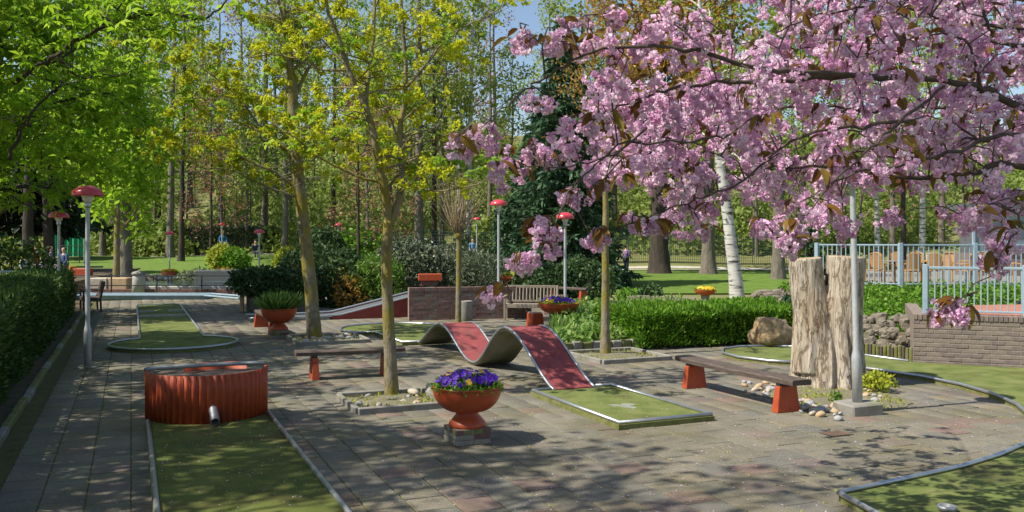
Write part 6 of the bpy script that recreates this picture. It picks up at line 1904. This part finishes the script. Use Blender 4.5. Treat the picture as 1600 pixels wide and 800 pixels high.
q, rr2 = tpath([FORK, Vector((5.3, 6.3, 2.4)), Vector((5.0, 6.2, 3.6)), Vector((4.6, 6.3, 4.6))], [.13, .11, .08, .05], 4); main.tube(q, rr2, 10)
S2 = Vector((5.0, 6.2, 3.6)); S3 = Vector((5.15, 6.2, 2.2))
cb([(1600, 172, 5.9), (1550, 145, 5.8), (1500, 130, 5.7), (1400, 120, 5.6), (1275, 122, 5.5), (1190, 127, 5.4), (1100, 132, 5.3), (1037, 142, 5.2), (981, 165, 5.15), (925, 187, 5.1)], .05, .006, S1)
cb([(1370, 120, 5.6), (1250, 112, 5.3), (1170, 104, 5.15), (1100, 80, 5.0), (1037, 73, 4.95), (962, 73, 4.9), (906, 90, 4.85), (850, 120, 4.8), (812, 146, 4.8), (775, 176, 4.75), (752, 200, 4.7)], .03, .004)
cb([(1600, 262, 6.2), (1525, 270, 6.1), (1450, 277, 6.0), (1385, 275, 5.9), (1300, 262, 5.7), (1225, 262, 5.6), (1170, 275, 5.5)], .045, .006, S3)
cb([(1600, 210, 5.6), (1500, 235, 5.4), (1425, 255, 5.3), (1350, 268, 5.2), (1290, 290, 5.1), (1240, 325, 5.0)], .03, .004, S1)
cb([(1475, 135, 5.6), (1400, 195, 5.2), (1350, 240, 5.0), (1300, 290, 4.9), (1250, 345, 4.8), (1215, 372, 4.75)], .018, .004)
cb([(1420, 190, 5.3), (1330, 200, 5.3), (1275, 205, 5.3), (1215, 235, 5.25), (1165, 280, 5.2), (1110, 305, 5.2), (1060, 322, 5.2), (1000, 345, 5.15), (950, 366, 5.1), (925, 372, 5.1)], .02, .004)
cb([(1535, 140, 5.6), (1515, 75, 5.5), (1490, 55, 5.4), (1450, 55, 5.3), (1400, 65, 5.3), (1340, 90, 5.2)], .018, .004)
cb([(1590, 70, 5.9), (1550, 50, 5.9), (1530, 0, 5.9), (1500, -60, 6.0)], .03, .01, S2)
cb([(1140, 210, 5.2), (1067, 223, 5.1), (977, 223, 5.0), (940, 251, 4.95), (910, 277, 4.9), (891, 300, 4.85), (868, 345, 4.8), (848, 385, 4.8), (825, 412, 4.8), (798, 438, 4.8), (770, 455, 4.8)], .013, .003)
cb([(1010, 200, 5.1), (960, 240, 5.0), (890, 258, 4.9), (830, 262, 4.85), (785, 275, 4.8)], .012, .003)
cb([(1640, 320, 5.0), (1590, 360, 4.9), (1560, 400, 4.9), (1540, 430, 4.9), (1500, 465, 4.9), (1465, 488, 4.9)], .014, .003, S3)
cb([(1640, 290, 5.6), (1580, 320, 5.5), (1520, 330, 5.4), (1460, 325, 5.4), (1395, 335, 5.4)], .016, .003)
cb([(1560, 40, 6.6), (1480, 30, 6.6), (1400, 10, 6.6), (1300, 20, 6.5), (1220, 45, 6.5), (1195, 80, 6.4)], .03, .004, S2)
cb([(1560, 120, 7.4), (1460, 100, 7.6), (1350, 85, 7.6), (1260, 75, 7.6), (1190, 110, 7.5)], .035, .004, S2)
cb([(1580, 220, 7.6), (1480, 230, 7.9), (1370, 235, 8.0), (1250, 250, 8.0), (1150, 285, 7.8), (1080, 330, 7.6)], .035, .004, S1)
cb([(1500, 170, 7.2), (1380, 175, 7.2), (1250, 165, 7.0), (1130, 190, 6.8), (1020, 235, 6.6), (930, 300, 6.4)], .03, .004, S1)
cb([(1600, 300, 7.6), (1540, 330, 7.8), (1480, 335, 7.8)], .02, .004, S3)
cb([(1100, 70, 5.1), (1040, 30, 5.1), (985, 15, 5.1), (960, 15, 5.1)], .010, .003)
cb([(1500, -20, 7.5), (1350, -60, 7.5), (1220, -30, 7.3)], .03, .004, S2)
sk = np.array([p_[:] for p_, r_ in skel])

# where the blossom hangs: (x, y, rx, ry, near, far, clusters)
BL = [(745, 217, 32, 16, 4.6, 4.9, 7), (723, 222, 12, 8, 4.6, 4.8, 3), (826, 68, 24, 20, 4.7, 5.0, 6), (850, 155, 28, 10, 4.7, 5.0, 5), (788, 268, 24, 16, 4.7, 5.0, 6), (845, 235, 50, 16, 4.8, 5.2, 12), (915, 195, 50, 22, 4.8, 5.3, 13), (905, 303, 26, 9, 4.9, 5.3, 5), (902, 55, 55, 20, 4.8, 5.2, 12), (975, 70, 55, 28, 4.8, 5.4, 17), (965, 14, 18, 14, 4.9, 5.2, 5), (1070, 55, 65, 40, 4.9, 5.6, 30), (965, 140, 45, 28, 4.9, 6.5, 19), (1050, 150, 80, 40, 4.9, 8.4, 49), (1010, 215, 70, 35, 4.9, 8.6, 48), (950, 270, 40, 22, 4.9, 8.0, 17), (1060, 265, 50, 30, 5.0, 8.4, 25), (1075, 325, 38, 30, 5.0, 7.0, 19), (1005, 350, 32, 12, 5.0, 5.3, 7), (940, 370, 16, 9, 5.0, 5.2, 4), (1088, 354, 20, 12, 5.1, 5.5, 4), (850, 368, 17, 22, 4.7, 4.95, 12), (816, 407, 15, 8, 4.7, 4.9, 6), (771, 453, 13, 8, 4.7, 4.85, 3),
      (1130, 205, 65, 60, 5.0, 7.0, 31), (1150, 275, 50, 35, 5.0, 7.5, 17), (1218, 362, 32, 26, 4.65, 4.95, 12), (1275, 330, 30, 20, 4.75, 5.1, 8), (1315, 335, 28, 26, 4.8, 7.0, 6), (1250, 290, 60, 40, 4.9, 7.4, 29), (1180, 130, 70, 60, 5.0, 6.5, 32), (1250, 60, 70, 70, 5.6, 8.4, 53), (1230, 200, 80, 60, 5.0, 8.0, 49), (1330, 140, 80, 70, 5.0, 8.2, 58), (1345, 45, 80, 60, 5.2, 8.4, 51), (1340, 245, 70, 40, 4.9, 8.2, 38), (1440, 60, 80, 70, 5.2, 8.0, 53), (1440, 190, 80, 55, 5.1, 8.2, 50), (1450, 262, 60, 30, 5.3, 8.2, 24), (1540, 70, 70, 75, 5.2, 7.8, 43), (1545, 205, 70, 65, 5.2, 8.0, 46), (1500, 325, 40, 26, 5.2, 8.0, 13), (1395, 336, 20, 5, 5.3, 5.5, 3), (1560, 310, 45, 40, 4.9, 7.0, 24), (1575, 395, 32, 30, 4.8, 5.2, 12), (1487, 483, 26, 11, 4.85, 5.0, 6 + 4), (1400, -30, 220, 40, 5.5, 8.4, 70), (1065, 190, 130, 55, 7.2, 9.6, 42), (1338, 262, 26, 16, 4.9, 7.0, 14), (1250, -160, 230, 75, 5.2, 7.4, 110), (1480, -120, 140, 70, 5.2, 7.4, 50), (1520, 60, 90, 70, 5.6, 8.2, 40), (1540, 215, 80, 50, 5.6, 8.2, 26), (1300, 40, 90, 50, 6.6, 8.2, 24)]
# cluster shapes: nine ruffled double flowers on short stalks
def cluster_arrays(rg, nb_=9, R_=.052):
    V_ = []; T_ = []
    cs = unit(rg.normal(size=(nb_, 3))) * R_ * rg.uniform(.55, 1.1, (nb_, 1)); cs[:, 2] -= .025
    for c in cs:
        d = unit(rg.normal(size=(14, 3)) + c / (np.linalg.norm(c) + 1e-9) * .5); base = c + d * .003; L_ = .021 * rg.uniform(.75, 1.2, (14, 1))
        s = unit(np.cross(d, rg.normal(size=(14, 3)))); n_ = np.cross(d, s)
        tipv = base + d * L_ + n_ * L_ * .25 * rg.uniform(-1, 1, (14, 1)); w = L_ * .52; m_ = base + d * L_ * .62
        V_.append(np.stack([base, m_ + s * w + n_ * w * .3, tipv, m_ - s * w + n_ * w * .3], axis=1).reshape(-1, 3)); T_.append(np.repeat(np.clip(rg.uniform(0, .75) + rg.uniform(-.25, .25, 14), 0, 1), 4))
    v = np.concatenate(V_); k = len(v) // 4; b = np.arange(k)[:, None] * 4
    return v, np.concatenate([b + np.array([[0, 1, 2]]), b + np.array([[0, 2, 3]])], axis=1).reshape(-1, 3), np.concatenate(T_)
CA = [cluster_arrays(crng) for _ in range(6)]
CM = [mesh_arrays('blossom_cluster', *a, LF['pink']) for a in CA]
spots = []
for (px, py, rx, ry, d0, d1, n) in BL:
    for i in range(n):
        while True:
            a, b__ = crng.uniform(-1.15, 1.15, 2)
            if a * a + b__ * b__ < 1.25: break
        dd = d0 + (d1 - d0) * crng.uniform() ** .85
        spots.append((P(px + a * rx, py + b__ * ry, dd), dd))
spots.sort(key=lambda s: s[1] if -10 < s[0].x / s[0].y * FPX + 800 < 1610 and s[0].z < CH + 380 / FPX * s[0].y else 99)
lf_pts = []; rest_v = []; rest_f = []; rest_t = []; nb0 = 0
small = MB()
stalk_pts = []
for i, (p_, dd) in enumerate(spots):
    s = crng.uniform(.7, 1.12) if dd < 5.4 else crng.uniform(.8, 1.45); rz, rx_ = crng.uniform(0, 6.283), crng.uniform(-.5, .5)
    if i < 300:
        o = link('blossom_cluster', CM[i % 6], ct); o.location = p_; o.rotation_euler = (rx_, 0, rz); o.scale = (s, s, s)
    else:
        v, f, t_ = CA[i % 6]; m = np.array((Matrix.Rotation(rz, 3, 'Z') @ Matrix.Rotation(rx_, 3, 'X')) * s)
        rest_v.append(v @ m.T + np.array(p_)); rest_f.append(f + nb0); rest_t.append(np.clip(t_ + crng.uniform(-.35, .3), 0, 1)); nb0 += len(v)
    stalk_pts.append(p_)
    # twig from the nearest limb
    dist = np.linalg.norm(sk - np.array(p_), axis=1); near_ = sk[int(np.argmin(dist))]; q0 = Vector(near_)
    if dist.min() > .10:
        md = (q0 + p_) / 2 + Vector((cr.gauss(0, .03), cr.gauss(0, .03), .04 + .06 * dist.min())); r = .0035 + .003 * min(1, dist.min())
        small.tube([q0, md, p_ + Vector((0, 0, .03))], [r * 1.3, r, .002], 4, False)
        if dist.min() > .25: sk = np.vstack([sk, np.array(md)[None], np.array(p_)[None]])
tag(link('blossom_mass', mesh_arrays('blossom_mass', np.concatenate(rest_v), np.concatenate(rest_f), np.concatenate(rest_t), LF['pink']), ct), kind='stuff')
main.build('trunk', MT['bark_cherry'], ct, smooth=True); twig.build('branches', MT['bark_cherry'], ct, smooth=True); small.build('twigs', MT['bark_cherry'], ct)
# bronze leaves hanging in small tufts by the blossom
LM = []
for i in range(4):
    vs = []; n_ = 5
    for k in range(n_ + 1):
        t_ = k / n_; w = .021 * math.sin(math.pi * min(1, t_ * .93 + .05)) ** .8; z = -.035 * t_ * t_ * (1 + .3 * i)
        vs += [(t_ * .095, -w, z + .35 * w), (t_ * .095, 0, z), (t_ * .095, w, z + .35 * w)]
    fs = []
    for k in range(n_):
        a = k * 3; fs += [(a, a + 1, a + 4, a + 3), (a + 1, a + 2, a + 5, a + 4)]
    LM.append((np.array(vs), np.array(fs)))
LMm = [mesh_arrays('leaf', v, f, np.full(len(v), (i + .5) / 4), LF['bronze'], True) for i, (v, f) in enumerate(LM)]
lv_v = []; lv_f = []; lv_t = []; n0 = 0; cnt = 0
for i, (p_, dd) in enumerate(spots):
    if crng.uniform() > .36: continue
    out_d = crng.uniform(0, 6.283)
    for k in range(int(crng.integers(2, 5))):
        a = out_d + crng.normal() * .7; pitch = crng.uniform(-.2, 1.1); s = crng.uniform(.7, 1.25)
        M_ = Matrix.Rotation(a, 4, 'Z') @ Matrix.Rotation(pitch, 4, 'Y') @ Matrix.Rotation(crng.normal() * .5, 4, 'X')
        loc = p_ + Vector((math.cos(a) * .035, math.sin(a) * .035, .03))
        if cnt < 300:
            o = link('leaf', LMm[k % 4], ct); o.matrix_world = Matrix.Translation(loc) @ M_ @ Matrix.Scale(s, 4); cnt += 1
        else:
            v, f = LM[k % 4]; m = np.array(M_.to_3x3()) * s
            lv_v.append(v @ m.T + np.array(loc)); lv_f.append(f + n0); lv_t.append(np.full(len(v), crng.uniform())); n0 += len(v)
tag(link('leaf_mass', mesh_arrays('leaf_mass', np.concatenate(lv_v), np.concatenate(lv_f), np.concatenate(lv_t), LF['bronze'], True), ct), kind='stuff')
base = Vector((5.75, 6.4, 0)); loc_off = base
for ch in ct.children:
    if ch.data.name.startswith(('blossom_cluster', 'leaf')) and ch.get('kind') is None: ch.location = ch.location - base
    else: ch.data.transform(Matrix.Translation(-base))
ct.location = base
